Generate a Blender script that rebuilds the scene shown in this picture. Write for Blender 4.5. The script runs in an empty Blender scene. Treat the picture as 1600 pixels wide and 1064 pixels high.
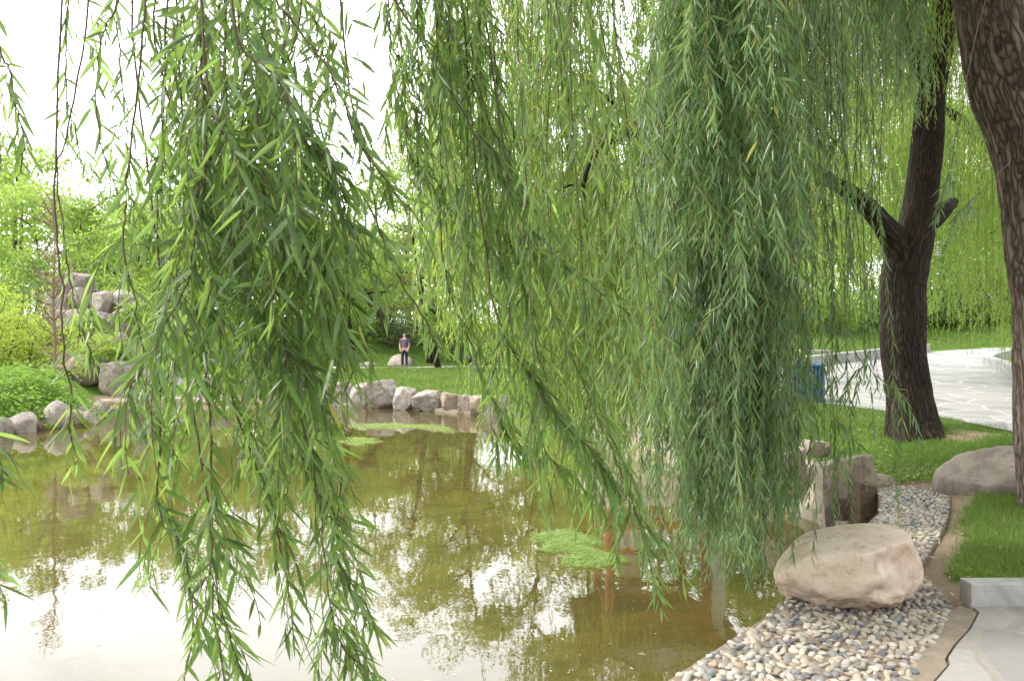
import bpy, bmesh, math, random
import numpy as np
from mathutils import Vector, noise as mnoise
from math import radians, sin, cos, pi, sqrt

SC = bpy.context.scene
COL = SC.collection
F = 1400.0          # focal length in pixels of the 1600 x 1064 photograph
EYE = 1.6           # eye height above the near bank
WATER = -0.5
RNG = np.random.default_rng(7)
random.seed(7)
DOWN = np.array([0, 0, -1.0])


def W(px, py, Y):
    """a point at depth Y (metres) seen in direction px, py of the photograph"""
    return np.array([(px - 800) / F * Y, Y, EYE - (py - 532) / F * Y])


def G(px, py, z=0.0):
    """the point of the level z seen at px, py"""
    Y = F * (EYE - z) / (py - 532)
    return np.array([(px - 800) / F * Y, Y, z])


def norm(v):
    return v / np.maximum(np.linalg.norm(v, axis=-1, keepdims=True), 1e-9)


def sstep(a, b, x):
    t = np.clip((x - a) / (b - a), 0, 1)
    return t * t * (3 - 2 * t)


# ------------------------------------------------------------------ mesh builder
class MB:
    def __init__(self):
        self.v, self.f, self.m, self.t, self.uv, self.n = [], [], [], [], [], 0

    def add(self, v, f, mat=0, tint=0.5, uv=None):
        v = np.asarray(v, dtype=np.float64).reshape(-1, 3)
        f = np.asarray(f, dtype=np.int64)
        self.v.append(v)
        self.f.append(f + self.n)
        self.m.append(np.full(len(f), mat, dtype=np.int32))
        self.t.append(np.broadcast_to(np.asarray(tint, dtype=np.float64).ravel(), (len(v),)) if np.size(tint) in (1, len(v)) else np.full(len(v), 0.5))
        self.uv.append(np.zeros((len(v), 2)) if uv is None else np.asarray(uv, dtype=np.float64))
        self.n += len(v)
        return self

    def box(self, c, s, rz=0.0, mat=0, tint=0.5, taper=1.0):
        x, y, z = np.array(s) / 2.0
        b = np.array([[-x, -y, -z], [x, -y, -z], [x, y, -z], [-x, y, -z], [-x * taper, -y * taper, z], [x * taper, -y * taper, z], [x * taper, y * taper, z], [-x * taper, y * taper, z]])
        R = np.array([[cos(rz), -sin(rz), 0], [sin(rz), cos(rz), 0], [0, 0, 1]])
        return self.add(b @ R.T + np.array(c), [[0, 3, 2, 1], [4, 5, 6, 7], [0, 1, 5, 4], [1, 2, 6, 5], [2, 3, 7, 6], [3, 0, 4, 7]], mat, tint)

    def build(self, name, mats, parent=None, smooth=True, loc=None, bevel=0.0):
        me = bpy.data.meshes.new(name)
        V = np.concatenate(self.v)
        if loc is not None:
            V = V - np.array(loc)
        nv = len(V)
        me.vertices.add(nv)
        me.vertices.foreach_set('co', V.astype(np.float32).ravel())
        lv = np.concatenate([f.ravel() for f in self.f])
        sizes = np.concatenate([np.full(len(f), f.shape[1], dtype=np.int64) for f in self.f])
        starts = np.concatenate([[0], np.cumsum(sizes)[:-1]])
        me.loops.add(len(lv))
        me.loops.foreach_set('vertex_index', lv.astype(np.int32))
        me.polygons.add(len(sizes))
        me.polygons.foreach_set('loop_start', starts.astype(np.int32))
        me.polygons.foreach_set('material_index', np.concatenate(self.m))
        me.polygons.foreach_set('use_smooth', np.full(len(sizes), smooth))
        a = me.attributes.new('tint', 'FLOAT', 'POINT')
        a.data.foreach_set('value', np.concatenate(self.t).astype(np.float32))
        u = me.uv_layers.new(name='UVMap')
        u.data.foreach_set('uv', np.concatenate(self.uv)[lv].astype(np.float32).ravel())
        me.update(calc_edges=True)
        for m in (mats if isinstance(mats, (list, tuple)) else [mats]):
            me.materials.append(m)
        o = bpy.data.objects.new(name, me)
        COL.objects.link(o)
        if parent is not None:
            o.parent = parent
        if loc is not None:
            o.location = loc
        if bevel:
            b = o.modifiers.new('edge', 'BEVEL')
            b.width = bevel
            b.segments = 2
            b.limit_method = 'ANGLE'
        return o


def tag(o, label=None, cat=None, group=None, kind=None):
    if label: o['label'] = label
    if cat: o['category'] = cat
    if group: o['group'] = group
    if kind: o['kind'] = kind
    return o


def empty(name, loc, label, cat, group=None):
    o = bpy.data.objects.new(name, None)
    COL.objects.link(o)
    o.location = loc
    o.empty_display_size = 0.2
    return tag(o, label, cat, group)


def copy_tree(root, loc, rz, scale, label, group=None):
    r = root.copy(); COL.objects.link(r)
    r.location = loc; r.rotation_euler = (0, 0, rz); r.scale = (scale,) * 3
    r['label'] = label
    if group: r['group'] = group
    for ch in list(root.children):
        c = ch.copy(); COL.objects.link(c); c.parent = r
    return r


# ------------------------------------------------------------------ curves and tubes
def catmull(P, n):
    P = np.asarray(P, dtype=float)
    Q = np.vstack([2 * P[0] - P[1], P, 2 * P[-1] - P[-2]])
    segs = len(P) - 1
    t = np.linspace(0, segs, n)
    i = np.minimum(t.astype(int), segs - 1)
    u = (t - i)[:, None]
    a, b, c, d = Q[i], Q[i + 1], Q[i + 2], Q[i + 3]
    return 0.5 * (2 * b + (c - a) * u + (2 * a - 5 * b + 4 * c - d) * u ** 2 + (3 * b - a - 3 * c + d) * u ** 3)


def tube(mb, pts, rad, sides=8, mat=0, tint=0.5, rough=None, cap=True):
    pts = np.asarray(pts, dtype=float)
    n = len(pts)
    rad = np.broadcast_to(np.asarray(rad, dtype=float), (n,))
    T = norm(np.gradient(pts, axis=0))
    ref = np.array([0.31, 0.95, 0.05]) if abs(T[0][1]) < 0.8 else np.array([1.0, 0.1, 0.1])
    A = norm(np.cross(T[0], ref))
    As = []
    for k in range(n):
        A = norm(A - T[k] * np.dot(A, T[k]))
        As.append(A)
    As = np.array(As)
    Bs = np.cross(T, As)
    ang = np.linspace(0, 2 * pi, sides + 1)
    R = np.repeat(rad[:, None], sides + 1, 1)
    L = np.concatenate([[0], np.cumsum(np.linalg.norm(np.diff(pts, axis=0), axis=1))])
    if rough is not None:
        R = R * rough(ang[None, :], L[:, None], rad[:, None])
    V = pts[:, None] + As[:, None] * (np.cos(ang)[None, :, None] * R[..., None]) + Bs[:, None] * (np.sin(ang)[None, :, None] * R[..., None])
    m = sides + 1
    i, j = np.meshgrid(np.arange(n - 1), np.arange(sides), indexing='ij')
    q = np.stack([i * m + j, i * m + j + 1, (i + 1) * m + j + 1, (i + 1) * m + j], -1).reshape(-1, 4)
    uv = np.stack([np.repeat((ang / (2 * pi))[None], n, 0) * 2 * pi * rad.max(), np.repeat(L[:, None], m, 1)], -1).reshape(-1, 2)
    mb.add(V.reshape(-1, 3), q, mat, tint, uv)


def tubes_batch(mb, pts, r0, r1, sides=3, mat=0, tint=0.5):
    """many thin twigs at once: pts (S, n, 3)"""
    S, n, _ = pts.shape
    T = norm(np.gradient(pts, axis=1))
    ref = np.array([0.9, 0.43, 0.1])
    A = norm(np.cross(T, ref))
    B = np.cross(T, A)
    r0 = np.broadcast_to(np.asarray(r0, dtype=float), (S,))
    r1 = np.broadcast_to(np.asarray(r1, dtype=float), (S,))
    R = r0[:, None] + (r1 - r0)[:, None] * np.linspace(0, 1, n)[None]
    ang = np.arange(sides) / sides * 2 * pi
    V = pts[:, :, None] + R[:, :, None, None] * (A[:, :, None] * np.cos(ang)[None, None, :, None] + B[:, :, None] * np.sin(ang)[None, None, :, None])
    s, i, j = np.meshgrid(np.arange(S), np.arange(n - 1), np.arange(sides), indexing='ij')
    base = (s * n + i) * sides
    q = np.stack([base + j, base + (j + 1) % sides, base + sides + (j + 1) % sides, base + sides + j], -1).reshape(-1, 4)
    mb.add(V.reshape(-1, 3), q, mat, tint)


def grow(starts, dirs, lens, nseg, grav=0.25, wob=0.08, wind=(0, 0, 0), rng=RNG):
    p = np.asarray(starts, dtype=float)
    S = len(p)
    d = norm(np.asarray(dirs, dtype=float))
    seg = (np.asarray(lens) / nseg)[:, None]
    pts = [p]
    for k in range(nseg):
        d = norm(d + DOWN * grav + np.asarray(wind) + rng.normal(0, wob, (S, 3)))
        p = p + d * seg
        pts.append(p)
    return np.stack(pts, 1)


# leaf outlines: stations along the leaf, half width there
TEMPL = {
    'near': (np.array([0, .07, .25, .5, .78, 1.0]), np.array([.07, .5, .95, 1.0, .55, .03]), np.array([-1, 0, 1.0])),
    'mid': (np.array([0, .25, .62, 1.0]), np.array([.12, .95, .85, .04]), np.array([-1, 0, 1.0])),
    'far': (np.array([0, .4, 1.0]), np.array([.15, 1.0, .05]), np.array([-1, 1.0])),
    'round': (np.array([0, .3, .75, 1.0]), np.array([.2, 1.0, .8, .1]), np.array([-1, 1.0])),
}


class Leaves:
    def __init__(self):
        self.P, self.D, self.S, self.L, self.Wd, self.T, self.B = [], [], [], [], [], [], []

    def add(self, P, D, S, L, Wd, T, bend):
        n = len(P)
        for lst, a in ((self.P, P), (self.D, D), (self.S, S)):
            lst.append(a)
        for lst, a in ((self.L, L), (self.Wd, Wd), (self.T, T), (self.B, bend)):
            lst.append(np.broadcast_to(np.asarray(a, dtype=float), (n,)))

    def into(self, mb, templ='far', mat=0, fold=0.35):
        if not self.P:
            return
        P, D, S = (np.concatenate(x) for x in (self.P, self.D, self.S))
        L, Wd, T, B = (np.concatenate(x) for x in (self.L, self.Wd, self.T, self.B))
        D = norm(D)
        S = norm(S - D * np.sum(S * D, 1, keepdims=True))
        N = np.cross(D, S)
        u, w, vv = TEMPL[templ]
        k, m = len(u), len(vv)
        c = P[:, None] + L[:, None, None] * (D[:, None] * u[None, :, None] + DOWN * (B[:, None, None] * (u ** 2)[None, :, None]))
        V = c[:, :, None] + S[:, None, None] * (Wd[:, None, None] * w[None, :, None] * vv[None, None, :])[..., None] \
            + N[:, None, None] * (fold * Wd[:, None, None] * w[None, :, None] * np.abs(vv)[None, None, :])[..., None]
        n = len(P)
        s, i, j = np.meshgrid(np.arange(n), np.arange(k - 1), np.arange(m - 1), indexing='ij')
        b = s * k * m + i * m + j
        q = np.stack([b, b + 1, b + m + 1, b + m], -1).reshape(-1, 4)
        mb.add(V.reshape(-1, 3), q, mat, np.repeat(T, k * m))


def leaves_on(LV, pts, spacing, L, Wd, rng=RNG, start=0.0, spread=0.6, droop=0.45, bend=0.15, tint=(0.1, 0.9), lvar=0.27, twist=0.7, tiptaper=0.4, chaos=.10):
    """lanceolate leaves set alternately along hanging shoots pts (S, n, 3)"""
    S, n, _ = pts.shape
    seg = np.linalg.norm(np.diff(pts, axis=1), axis=2)
    ln = seg.sum(1) * (1 - start)
    cnt = np.maximum((ln / spacing).astype(int), 1)
    idx = np.repeat(np.arange(S), cnt)
    first = np.repeat(np.concatenate([[0], np.cumsum(cnt)[:-1]]), cnt)
    kk = np.arange(cnt.sum()) - first
    t = (kk + 0.5 + rng.uniform(-.35, .35, len(kk))) / np.repeat(cnt, cnt)
    t = start + (1 - start) * np.clip(t, 0, 0.999)
    x = t * (n - 1)
    i = np.minimum(x.astype(int), n - 2)
    fr = (x - i)[:, None]
    a, b = pts[idx, i], pts[idx, i + 1]
    P = a + (b - a) * fr
    T = norm(b - a)
    ref = norm(np.cross(T, np.array([0.2, 1.0, 0.13])))
    ref2 = np.cross(T, ref)
    ph = kk * 2.4 + np.repeat(rng.uniform(0, 6.28, S), cnt) + rng.normal(0, .35, len(kk))
    R = ref * np.cos(ph)[:, None] + ref2 * np.sin(ph)[:, None]
    sp = spread * rng.uniform(.6, 1.4, len(kk))[:, None]
    D = norm(T * 0.75 + R * sp + DOWN * droop + rng.normal(0, chaos, (len(kk), 3)))
    Sd = norm(np.cross(D, R + rng.normal(0, .25, (len(kk), 3))))
    N = np.cross(D, Sd)
    tw = rng.normal(0, twist, len(kk))[:, None]
    Sd = Sd * np.cos(tw) + N * np.sin(tw)
    Ls = L * np.clip(rng.normal(1, lvar, len(kk)), .45, 1.5) * (1 - tiptaper * t ** 4)
    tt = np.clip(rng.uniform(tint[0], tint[1], len(kk)) + np.repeat(rng.normal(0, .12, S), cnt), 0, .96)
    tt = np.where(rng.random(len(kk)) < .012, 1.0, tt)
    LV.add(P, D, Sd, Ls, Wd * (Ls / L) ** 0.7 * rng.uniform(.8, 1.15, len(kk)), tt, bend * rng.uniform(.2, 1.6, len(kk)))


# ------------------------------------------------------------------ materials
def new_mat(name):
    m = bpy.data.materials.new(name)
    m.use_nodes = True
    nt = m.node_tree
    nt.nodes.clear()
    out = nt.nodes.new('ShaderNodeOutputMaterial')
    return m, nt, out


class NT:
    def __init__(self, nt):
        self.nt = nt

    def n(self, typ, ins=None, **props):
        nd = self.nt.nodes.new(typ)
        for k, v in props.items():
            setattr(nd, k, v)
        for k, v in (ins or {}).items():
            s = nd.inputs[k]
            if isinstance(v, bpy.types.NodeSocket):
                self.nt.links.new(v, s)
            else:
                s.default_value = v
        return nd

    def mix(self, fac, a, b, blend='MIX'):
        nd = self.nt.nodes.new('ShaderNodeMix')
        nd.data_type = 'RGBA'
        nd.blend_type = blend
        for s, v in ((nd.inputs[0], fac), (nd.inputs[6], a), (nd.inputs[7], b)):
            if isinstance(v, bpy.types.NodeSocket):
                self.nt.links.new(v, s)
            else:
                s.default_value = v if isinstance(v, (int, float)) else (*v, 1.0)[:4]
        return nd.outputs[2]

    def ramp(self, fac, stops, interp='LINEAR'):
        nd = self.nt.nodes.new('ShaderNodeValToRGB')
        cr = nd.color_ramp
        cr.interpolation = interp
        while len(cr.elements) < len(stops):
            cr.elements.new(0.5)
        for e, (p, c) in zip(cr.elements, stops):
            e.position = p
            e.color = (c, c, c, 1) if isinstance(c, (int, float)) else (*c, 1)
        self.nt.links.new(fac, nd.inputs[0])
        return nd.outputs[0]

    def math(self, op, a, b=0.0, c=0.0):
        nd = self.nt.nodes.new('ShaderNodeMath')
        nd.operation = op
        for s, v in zip(nd.inputs, (a, b, c)):
            if isinstance(v, bpy.types.NodeSocket):
                self.nt.links.new(v, s)
            else:
                s.default_value = v
        return nd.outputs[0]

    def noise(self, vec, scale, detail=4, rough=.55, dist=0.0):
        return self.n('ShaderNodeTexNoise', {'Vector': vec, 'Scale': scale, 'Detail': detail, 'Roughness': rough, 'Distortion': dist}).outputs[0]

    def obj(self, scale=None):
        c = self.n('ShaderNodeTexCoord').outputs['Object']
        if scale is None:
            return c
        return self.n('ShaderNodeMapping', {'Vector': c, 'Scale': scale}).outputs[0]

    def pos(self, scale=None):
        c = self.n('ShaderNodeNewGeometry').outputs['Position']
        if scale is None:
            return c
        return self.n('ShaderNodeMapping', {'Vector': c, 'Scale': scale}).outputs[0]

    def bump(self, h, strength=.5, dist=.02):
        return self.n('ShaderNodeBump', {'Height': h, 'Strength': strength, 'Distance': dist}).outputs[0]


def leaf_mat(name, dark, light, back, trans, tw=0.4, rough=0.42, spec=0.45):
    m, nt, out = new_mat(name)
    k = NT(nt)
    t = k.n('ShaderNodeAttribute', attribute_name='tint').outputs['Fac']
    col = k.mix(t, dark, light)
    col = k.mix(k.ramp(t, [(.975, 0), (.985, 1)]), col, (.36, .31, .05))
    bf = k.n('ShaderNodeNewGeometry').outputs['Backfacing']
    col = k.mix(bf, col, k.mix(0.6, col, back))
    p = k.n('ShaderNodeBsdfPrincipled', {'Base Color': col, 'Roughness': rough, 'Specular IOR Level': spec})
    tr = k.n('ShaderNodeBsdfTranslucent', {'Color': k.mix(t, [c * .75 for c in trans], trans)})
    mx = k.n('ShaderNodeMixShader', {0: tw, 1: p.outputs[0], 2: tr.outputs[0]})
    nt.links.new(mx.outputs[0], out.inputs[0])
    return m


def plain(name, col, rough=.6, var=.15, scale=6.0, bump=.0, metal=0.0, spec=.4):
    m, nt, out = new_mat(name)
    k = NT(nt)
    n = k.noise(k.obj(), scale, 5, .6)
    c = k.mix(n, [x * (1 - var) for x in col], [min(1, x * (1 + var)) for x in col])
    d = {'Base Color': c, 'Roughness': rough, 'Metallic': metal, 'Specular IOR Level': spec}
    if bump:
        d['Normal'] = k.bump(k.noise(k.obj(), scale * 6, 4), bump, .01)
    p = k.n('ShaderNodeBsdfPrincipled', d)
    nt.links.new(p.outputs[0], out.inputs[0])
    return m


def bark_mat(name, dark, light, us=22.0, vs=2.6, bump=.9):
    m, nt, out = new_mat(name)
    k = NT(nt)
    uv = k.n('ShaderNodeTexCoord').outputs['UV']
    warp = k.noise(k.obj(), 2.5, 3)
    mp = k.n('ShaderNodeMapping', {'Vector': uv, 'Scale': (us, vs, 1)}).outputs[0]
    off = k.n('ShaderNodeVectorMath', {0: mp, 1: k.n('ShaderNodeVectorMath', {0: k.n('ShaderNodeTexNoise', {'Vector': k.obj(), 'Scale': 4.0, 'Detail': 2.0}).outputs[1], 'Scale': 2.2}, operation='SCALE').outputs[0]}, operation='ADD').outputs[0]
    v = k.n('ShaderNodeTexVoronoi', {'Vector': off, 'Scale': 1.0}, feature='DISTANCE_TO_EDGE').outputs[0]
    ridge = k.ramp(v, [(0.0, 0.0), (0.12, .35), (.35, .85), (.6, 1.0)])
    fine = k.noise(k.n('ShaderNodeMapping', {'Vector': uv, 'Scale': (us * 3, vs * 5, 1)}).outputs[0], 1.0, 6, .7)
    h = k.math('ADD', k.math('MULTIPLY', ridge, .75), k.math('MULTIPLY', fine, .35))
    c = k.mix(k.ramp(h, [(.15, 0), (.95, 1)]), dark, light)
    c = k.mix(k.ramp(warp, [(.45, 0), (.75, .5)]), c, [x * .55 for x in light])
    p = k.n('ShaderNodeBsdfPrincipled', {'Base Color': c, 'Roughness': .9, 'Specular IOR Level': .2, 'Normal': k.bump(h, bump, .03)})
    nt.links.new(p.outputs[0], out.inputs[0])
    return m


def rock_mat(name, base, dark, stain=None, scale=1.5, bump=.5, stain_amt=.5):
    m, nt, out = new_mat(name)
    k = NT(nt)
    c0 = k.obj()
    n1 = k.noise(c0, scale, 6, .6, .6)
    n2 = k.noise(c0, scale * 7, 8, .7)
    n3 = k.noise(c0, scale * 40, 4, .7)
    c = k.mix(k.ramp(n1, [(.38, 0), (.62, 1)]), base, [x * .58 for x in base])
    c = k.mix(k.ramp(n2, [(.47, 0), (.66, .85)]), c, dark)
    c = k.mix(k.ramp(n3, [(.55, 0), (.75, .35)]), c, [x * .5 for x in dark])
    if stain is not None:
        n4 = k.noise(k.obj((1, 1, .5)), scale * .9, 5, .6, 1.0)
        c = k.mix(k.ramp(n4, [(.5, 0), (.66, stain_amt)]), c, stain)
    h = k.math('ADD', k.math('MULTIPLY', n2, .7), k.math('MULTIPLY', n3, .3))
    p = k.n('ShaderNodeBsdfPrincipled', {'Base Color': c, 'Roughness': .85, 'Specular IOR Level': .25, 'Normal': k.bump(h, bump, .05)})
    nt.links.new(p.outputs[0], out.inputs[0])
    return m


def boulder_mat():
    m, nt, out = new_mat('warm_boulder_stone')
    k = NT(nt)
    c0 = k.obj()
    n1, n2, n3 = k.noise(c0, 2.6, 6, .6, .8), k.noise(c0, 11, 8, .7), k.noise(c0, 70, 4, .7)
    c = k.mix(k.ramp(n1, [(.38, 0), (.66, 1)]), (.60, .51, .42), (.47, .37, .285))
    c = k.mix(k.ramp(n2, [(.50, 0), (.66, .7)]), c, (.32, .22, .145))
    c = k.mix(k.ramp(n3, [(.60, 0), (.78, .35)]), c, (.22, .15, .10))
    # rusty iron stain low on the front
    z = k.n('ShaderNodeSeparateXYZ', {0: c0}).outputs
    st = k.math('ADD', k.math('MULTIPLY', n1, .30), k.math('MULTIPLY', z[2], -1.0))
    c = k.mix(k.ramp(k.math('ADD', st, .35), [(.40, 0), (.50, .65)]), c, (.27, .165, .085))
    h = k.math('ADD', k.math('MULTIPLY', n2, .6), k.math('MULTIPLY', n3, .25))
    p = k.n('ShaderNodeBsdfPrincipled', {'Base Color': c, 'Roughness': .72, 'Specular IOR Level': .3, 'Normal': k.bump(h, .8, .02)})
    nt.links.new(p.outputs[0], out.inputs[0])
    return m


def paving_mat(name, stone_a, stone_b, joint, scale, jw, rot=0.0, bump=.4):
    m, nt, out = new_mat(name)
    k = NT(nt)
    c = k.pos()
    wob = k.n('ShaderNodeTexNoise', {'Vector': c, 'Scale': scale * 1.7, 'Detail': 2.0}).outputs[1]
    c2 = k.n('ShaderNodeVectorMath', {0: c, 1: k.n('ShaderNodeVectorMath', {0: wob, 'Scale': .22 / scale}, operation='SCALE').outputs[0]}, operation='ADD').outputs[0]
    mp = k.n('ShaderNodeMapping', {'Vector': c2, 'Scale': (scale, scale * .9, 0.0), 'Rotation': (0, 0, rot)}).outputs[0]
    e = k.n('ShaderNodeTexVoronoi', {'Vector': mp, 'Scale': 1.0}, feature='DISTANCE_TO_EDGE', voronoi_dimensions='2D').outputs[0]
    cell = k.n('ShaderNodeTexVoronoi', {'Vector': mp, 'Scale': 1.0}, feature='F1', voronoi_dimensions='2D').outputs['Color']
    cv = k.n('ShaderNodeSeparateColor', {0: cell}).outputs[0]
    nj = k.noise(c, 9.0, 4)
    e2 = k.math('ADD', e, k.math('MULTIPLY', k.math('SUBTRACT', nj, .5), .05))
    j = k.ramp(e2, [(jw * .6, 1), (jw * 1.5, 0)])
    n = k.noise(c, 14, 7, .7)
    sp = k.noise(c, 90, 3, .6)
    st = k.mix(cv, stone_a, stone_b)
    st = k.mix(k.ramp(n, [(.4, 0), (.75, .5)]), st, [x * .7 for x in stone_b])
    st = k.mix(k.ramp(sp, [(.62, 0), (.72, .6)]), st, [x * .45 for x in stone_b])
    col = k.mix(j, st, k.mix(n, joint, [x * .75 for x in joint]))
    big = k.noise(c, .6, 4)
    col = k.mix(k.ramp(big, [(.5, 0), (.75, .3)]), col, [x * .6 for x in stone_b])
    h = k.math('ADD', k.math('MULTIPLY', k.math('SUBTRACT', 1.0, j), .6), k.math('MULTIPLY', n, .4))
    p = k.n('ShaderNodeBsdfPrincipled', {'Base Color': col, 'Roughness': .75, 'Specular IOR Level': .3, 'Normal': k.bump(h, bump, .012)})
    nt.links.new(p.outputs[0], out.inputs[0])
    return m


M = {}
M['leaf_near'] = leaf_mat('willow_leaf_near', (.010, .028, .012), (.074, .158, .040), (.17, .24, .15), (.42, .65, .12), .43, .36, .38)
M['leaf_mid'] = leaf_mat('willow_leaf_mid', (.024, .058, .018), (.138, .265, .056), (.24, .33, .16), (.56, .76, .11), .50, .38)
M['leaf_silver'] = leaf_mat('willow_leaf_silver', (.008, .026, .012), (.076, .165, .056), (.24, .33, .23), (.36, .59, .13), .36, .32)
M['leaf_lime'] = leaf_mat('willow_leaf_lime', (.06, .13, .022), (.165, .29, .042), (.2, .3, .13), (.46, .66, .08), .48, .45)
M['leaf_tree'] = leaf_mat('tree_leaf', (.085, .17, .035), (.19, .32, .065), (.18, .28, .1), (.46, .64, .10), .42, .55)
M['leaf_light'] = leaf_mat('light_tree_leaf', (.13, .23, .045), (.25, .38, .08), (.24, .34, .12), (.52, .70, .12), .45, .55)
M['leaf_yellow'] = leaf_mat('yellow_shrub_leaf', (.20, .33, .04), (.36, .48, .07), (.30, .42, .09), (.62, .74, .10), .45, .55)
M['leaf_dark'] = leaf_mat('dark_leaf', (.04, .09, .025), (.09, .17, .04), (.08, .13, .05), (.18, .30, .05), .3, .5)
M['leaf_cover'] = leaf_mat('ground_cover_leaf', (.10, .22, .03), (.20, .38, .06), (.2, .32, .08), (.45, .66, .09), .4, .55)
M['needle'] = leaf_mat('pine_needle', (.05, .08, .04), (.12, .15, .09), (.12, .14, .08), (.15, .2, .06), .2, .6)
M['needle_brown'] = leaf_mat('dry_needle', (.16, .07, .04), (.30, .15, .09), (.25, .13, .08), (.3, .15, .06), .2, .6)
M['grass'] = leaf_mat('grass_blade', (.040, .080, .016), (.135, .215, .040), (.12, .2, .04), (.32, .48, .07), .36, .45)
M['twig'] = plain('willow_twig', (.085, .060, .035), .7, .3, 8)
M['twig_yellow'] = plain('young_twig', (.22, .17, .05), .65, .3, 8)
M['twig_red'] = plain('bare_twig', (.23, .15, .11), .75, .25, 8)
M['bark'] = bark_mat('willow_bark', (.022, .015, .011), (.26, .20, .165), 18, 1.9, 1.0)
M['bark_dark'] = bark_mat('dark_bark', (.008, .006, .0045), (.062, .046, .035), 17, 3.0, 1.0)
M['bark_far'] = plain('far_bark', (.05, .035, .027), .9, .4, 9)
M['boulder'] = boulder_mat()
M['rock_grey'] = rock_mat('grey_rock', (.36, .325, .30), (.12, .105, .095), (.27, .21, .165), 1.3, 1.0)
M['rock_pale'] = rock_mat('pale_rock', (.43, .385, .345), (.17, .148, .13), (.31, .24, .185), 1.3, 1.0)
M['rock_tan'] = rock_mat('tan_rock', (.38, .32, .26), (.16, .125, .10), (.22, .17, .13), 1.6, .9)
M['rock_brown'] = rock_mat('brown_rock', (.15, .105, .075), (.07, .05, .037), (.2, .15, .1), 3, .8)
M['concrete'] = rock_mat('old_concrete', (.35, .305, .245), (.20, .165, .125), (.13, .12, .05), 1.2, .6, .6)
M['kerb'] = rock_mat('kerb_granite', (.42, .42, .41), (.30, .30, .295), None, 3, .25)
M['plaza'] = paving_mat('crazy_paving_pale', (.34, .33, .32), (.235, .23, .225), (.45, .44, .42), 1.5, .04, .4, .4)
M['paving'] = paving_mat('crazy_paving_grey', (.33, .315, .295), (.25, .24, .23), (.31, .285, .25), 1.7, .035, .6, .8)
M['red'] = plain('red_lacquer', (.30, .045, .03), .45, .25, 5, .1)
M['white'] = plain('white_plaster', (.72, .71, .68), .7, .08, 4, .1)
M['tile'] = plain('grey_roof_tile', (.13, .135, .14), .75, .3, 6, .3)
M['blue'] = plain('blue_paint', (.03, .11, .23), .5, .2, 4)
M['steel'] = plain('dark_steel', (.06, .065, .07), .4, .2, 4, 0, .6)
M['slab'] = rock_mat('stone_slab', (.50, .46, .42), (.34, .31, .28), None, 2, .3)

# ------------------------------------------------------------------ the ground plan
POND = np.array([(-1.2, 1.0), (-.6, 2.2), (.1, 3.3), (.72, 4.2), (1.1, 4.7), (1.5, 5.23), (1.85, 5.8), (2.3, 6.6), (2.9, 7.5), (3.4, 8.3), (3.55, 9.0), (3.5, 10.3), (3.0, 12.8),
                 (2.3, 15.2), (1.6, 17.6), (1.0, 20.3), (.5, 22.7), (-.1, 24.6), (-1.8, 26.0), (-3.8, 28.0), (-5.4, 28.4), (-8, 29.3), (-9.7, 29.6), (-13.6, 29.6), (-13.2, 27), (-10.9, 24.2),
                 (-10.4, 22.2), (-11.5, 20.0), (-13.5, 18), (-17, 15), (-20, 8), (-18, 0), (-10, -3), (-3, -1)])
PEB = np.array([(-1.2, 1.0), (-.6, 2.2), (.1, 3.3), (.72, 4.2), (1.1, 4.7), (1.5, 5.23), (1.85, 5.8), (2.3, 6.6), (2.9, 7.5), (3.4, 8.3), (3.72, 9.0), (3.9, 9.6), (4.2, 9.85), (4.52, 9.75),
                (4.5, 9.2), (4.15, 8.5), (3.78, 7.8), (3.32, 7.05), (2.84, 6.25), (2.72, 5.6), (2.62, 5.3), (2.18, 4.65), (1.8, 4.1), (1.3, 3.3), (.5, 1.8), (.0, .6)])
NEARLAWN = np.array([(2.93, 5.62), (3.05, 6.1), (3.45, 6.9), (3.85, 7.6), (4.25, 8.4), (4.75, 9.2), (9, 9.3), (9, 5.62)])
TREELAWN = np.array([(3.95, 11.2), (4.2, 10.1), (4.5, 9.9), (4.8, 9.3), (9, 9.2), (6.5, 10.4), (6.3, 10.95), (6.07, 12.4), (5.6, 13.2), (5.07, 14.2), (4.5, 15.1), (3.4, 15.2), (3.6, 13)])
PLAZA = np.array([(4.5, 15.1), (5.07, 14.2), (5.6, 13.2), (6.07, 12.4), (6.3, 10.95), (6.5, 10.2), (9.6, 8.0), (9.0, 12.5), (8.45, 14.5), (10.4, 18.2), (11.65, 21.0), (12.05, 22.4), (12.5, 23.5), (14.4, 26),
                  (19, 31), (17, 31.5), (13.3, 28.7), (10.3, 25.4), (7.4, 22.3), (5.2, 20.2), (4.7, 18)])


def sdf(poly, X, Y):
    """distance to a polygon's outline, positive inside"""
    X, Y = np.asarray(X, float), np.asarray(Y, float)
    d = np.full(X.shape, 1e9)
    ins = np.zeros(X.shape, bool)
    n = len(poly)
    for i in range(n):
        a, b = poly[i], poly[(i + 1) % n]
        ex, ey = b - a
        t = np.clip(((X - a[0]) * ex + (Y - a[1]) * ey) / (ex * ex + ey * ey), 0, 1)
        d = np.minimum(d, np.hypot(X - a[0] - t * ex, Y - a[1] - t * ey))
        c = (a[1] > Y) != (b[1] > Y)
        with np.errstate(divide='ignore', invalid='ignore'):
            ins ^= c & (X < ex * (Y - a[1]) / (ey if ey else 1e-9) + a[0])
    return np.where(ins, d, -d)


def wav(X, Y, s, ph=0.0):
    return (np.sin(X * 1.7 * s + ph) * np.cos(Y * 1.3 * s - ph) + np.sin(X * .9 * s - Y * 1.1 * s + 2 * ph) + .5 * np.sin(X * 3.1 * s + Y * 2.3 * s + ph)) / 2.5


def plane_z(X, Y):
    return 0.5 + 0.044 * (Y - 12)


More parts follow.
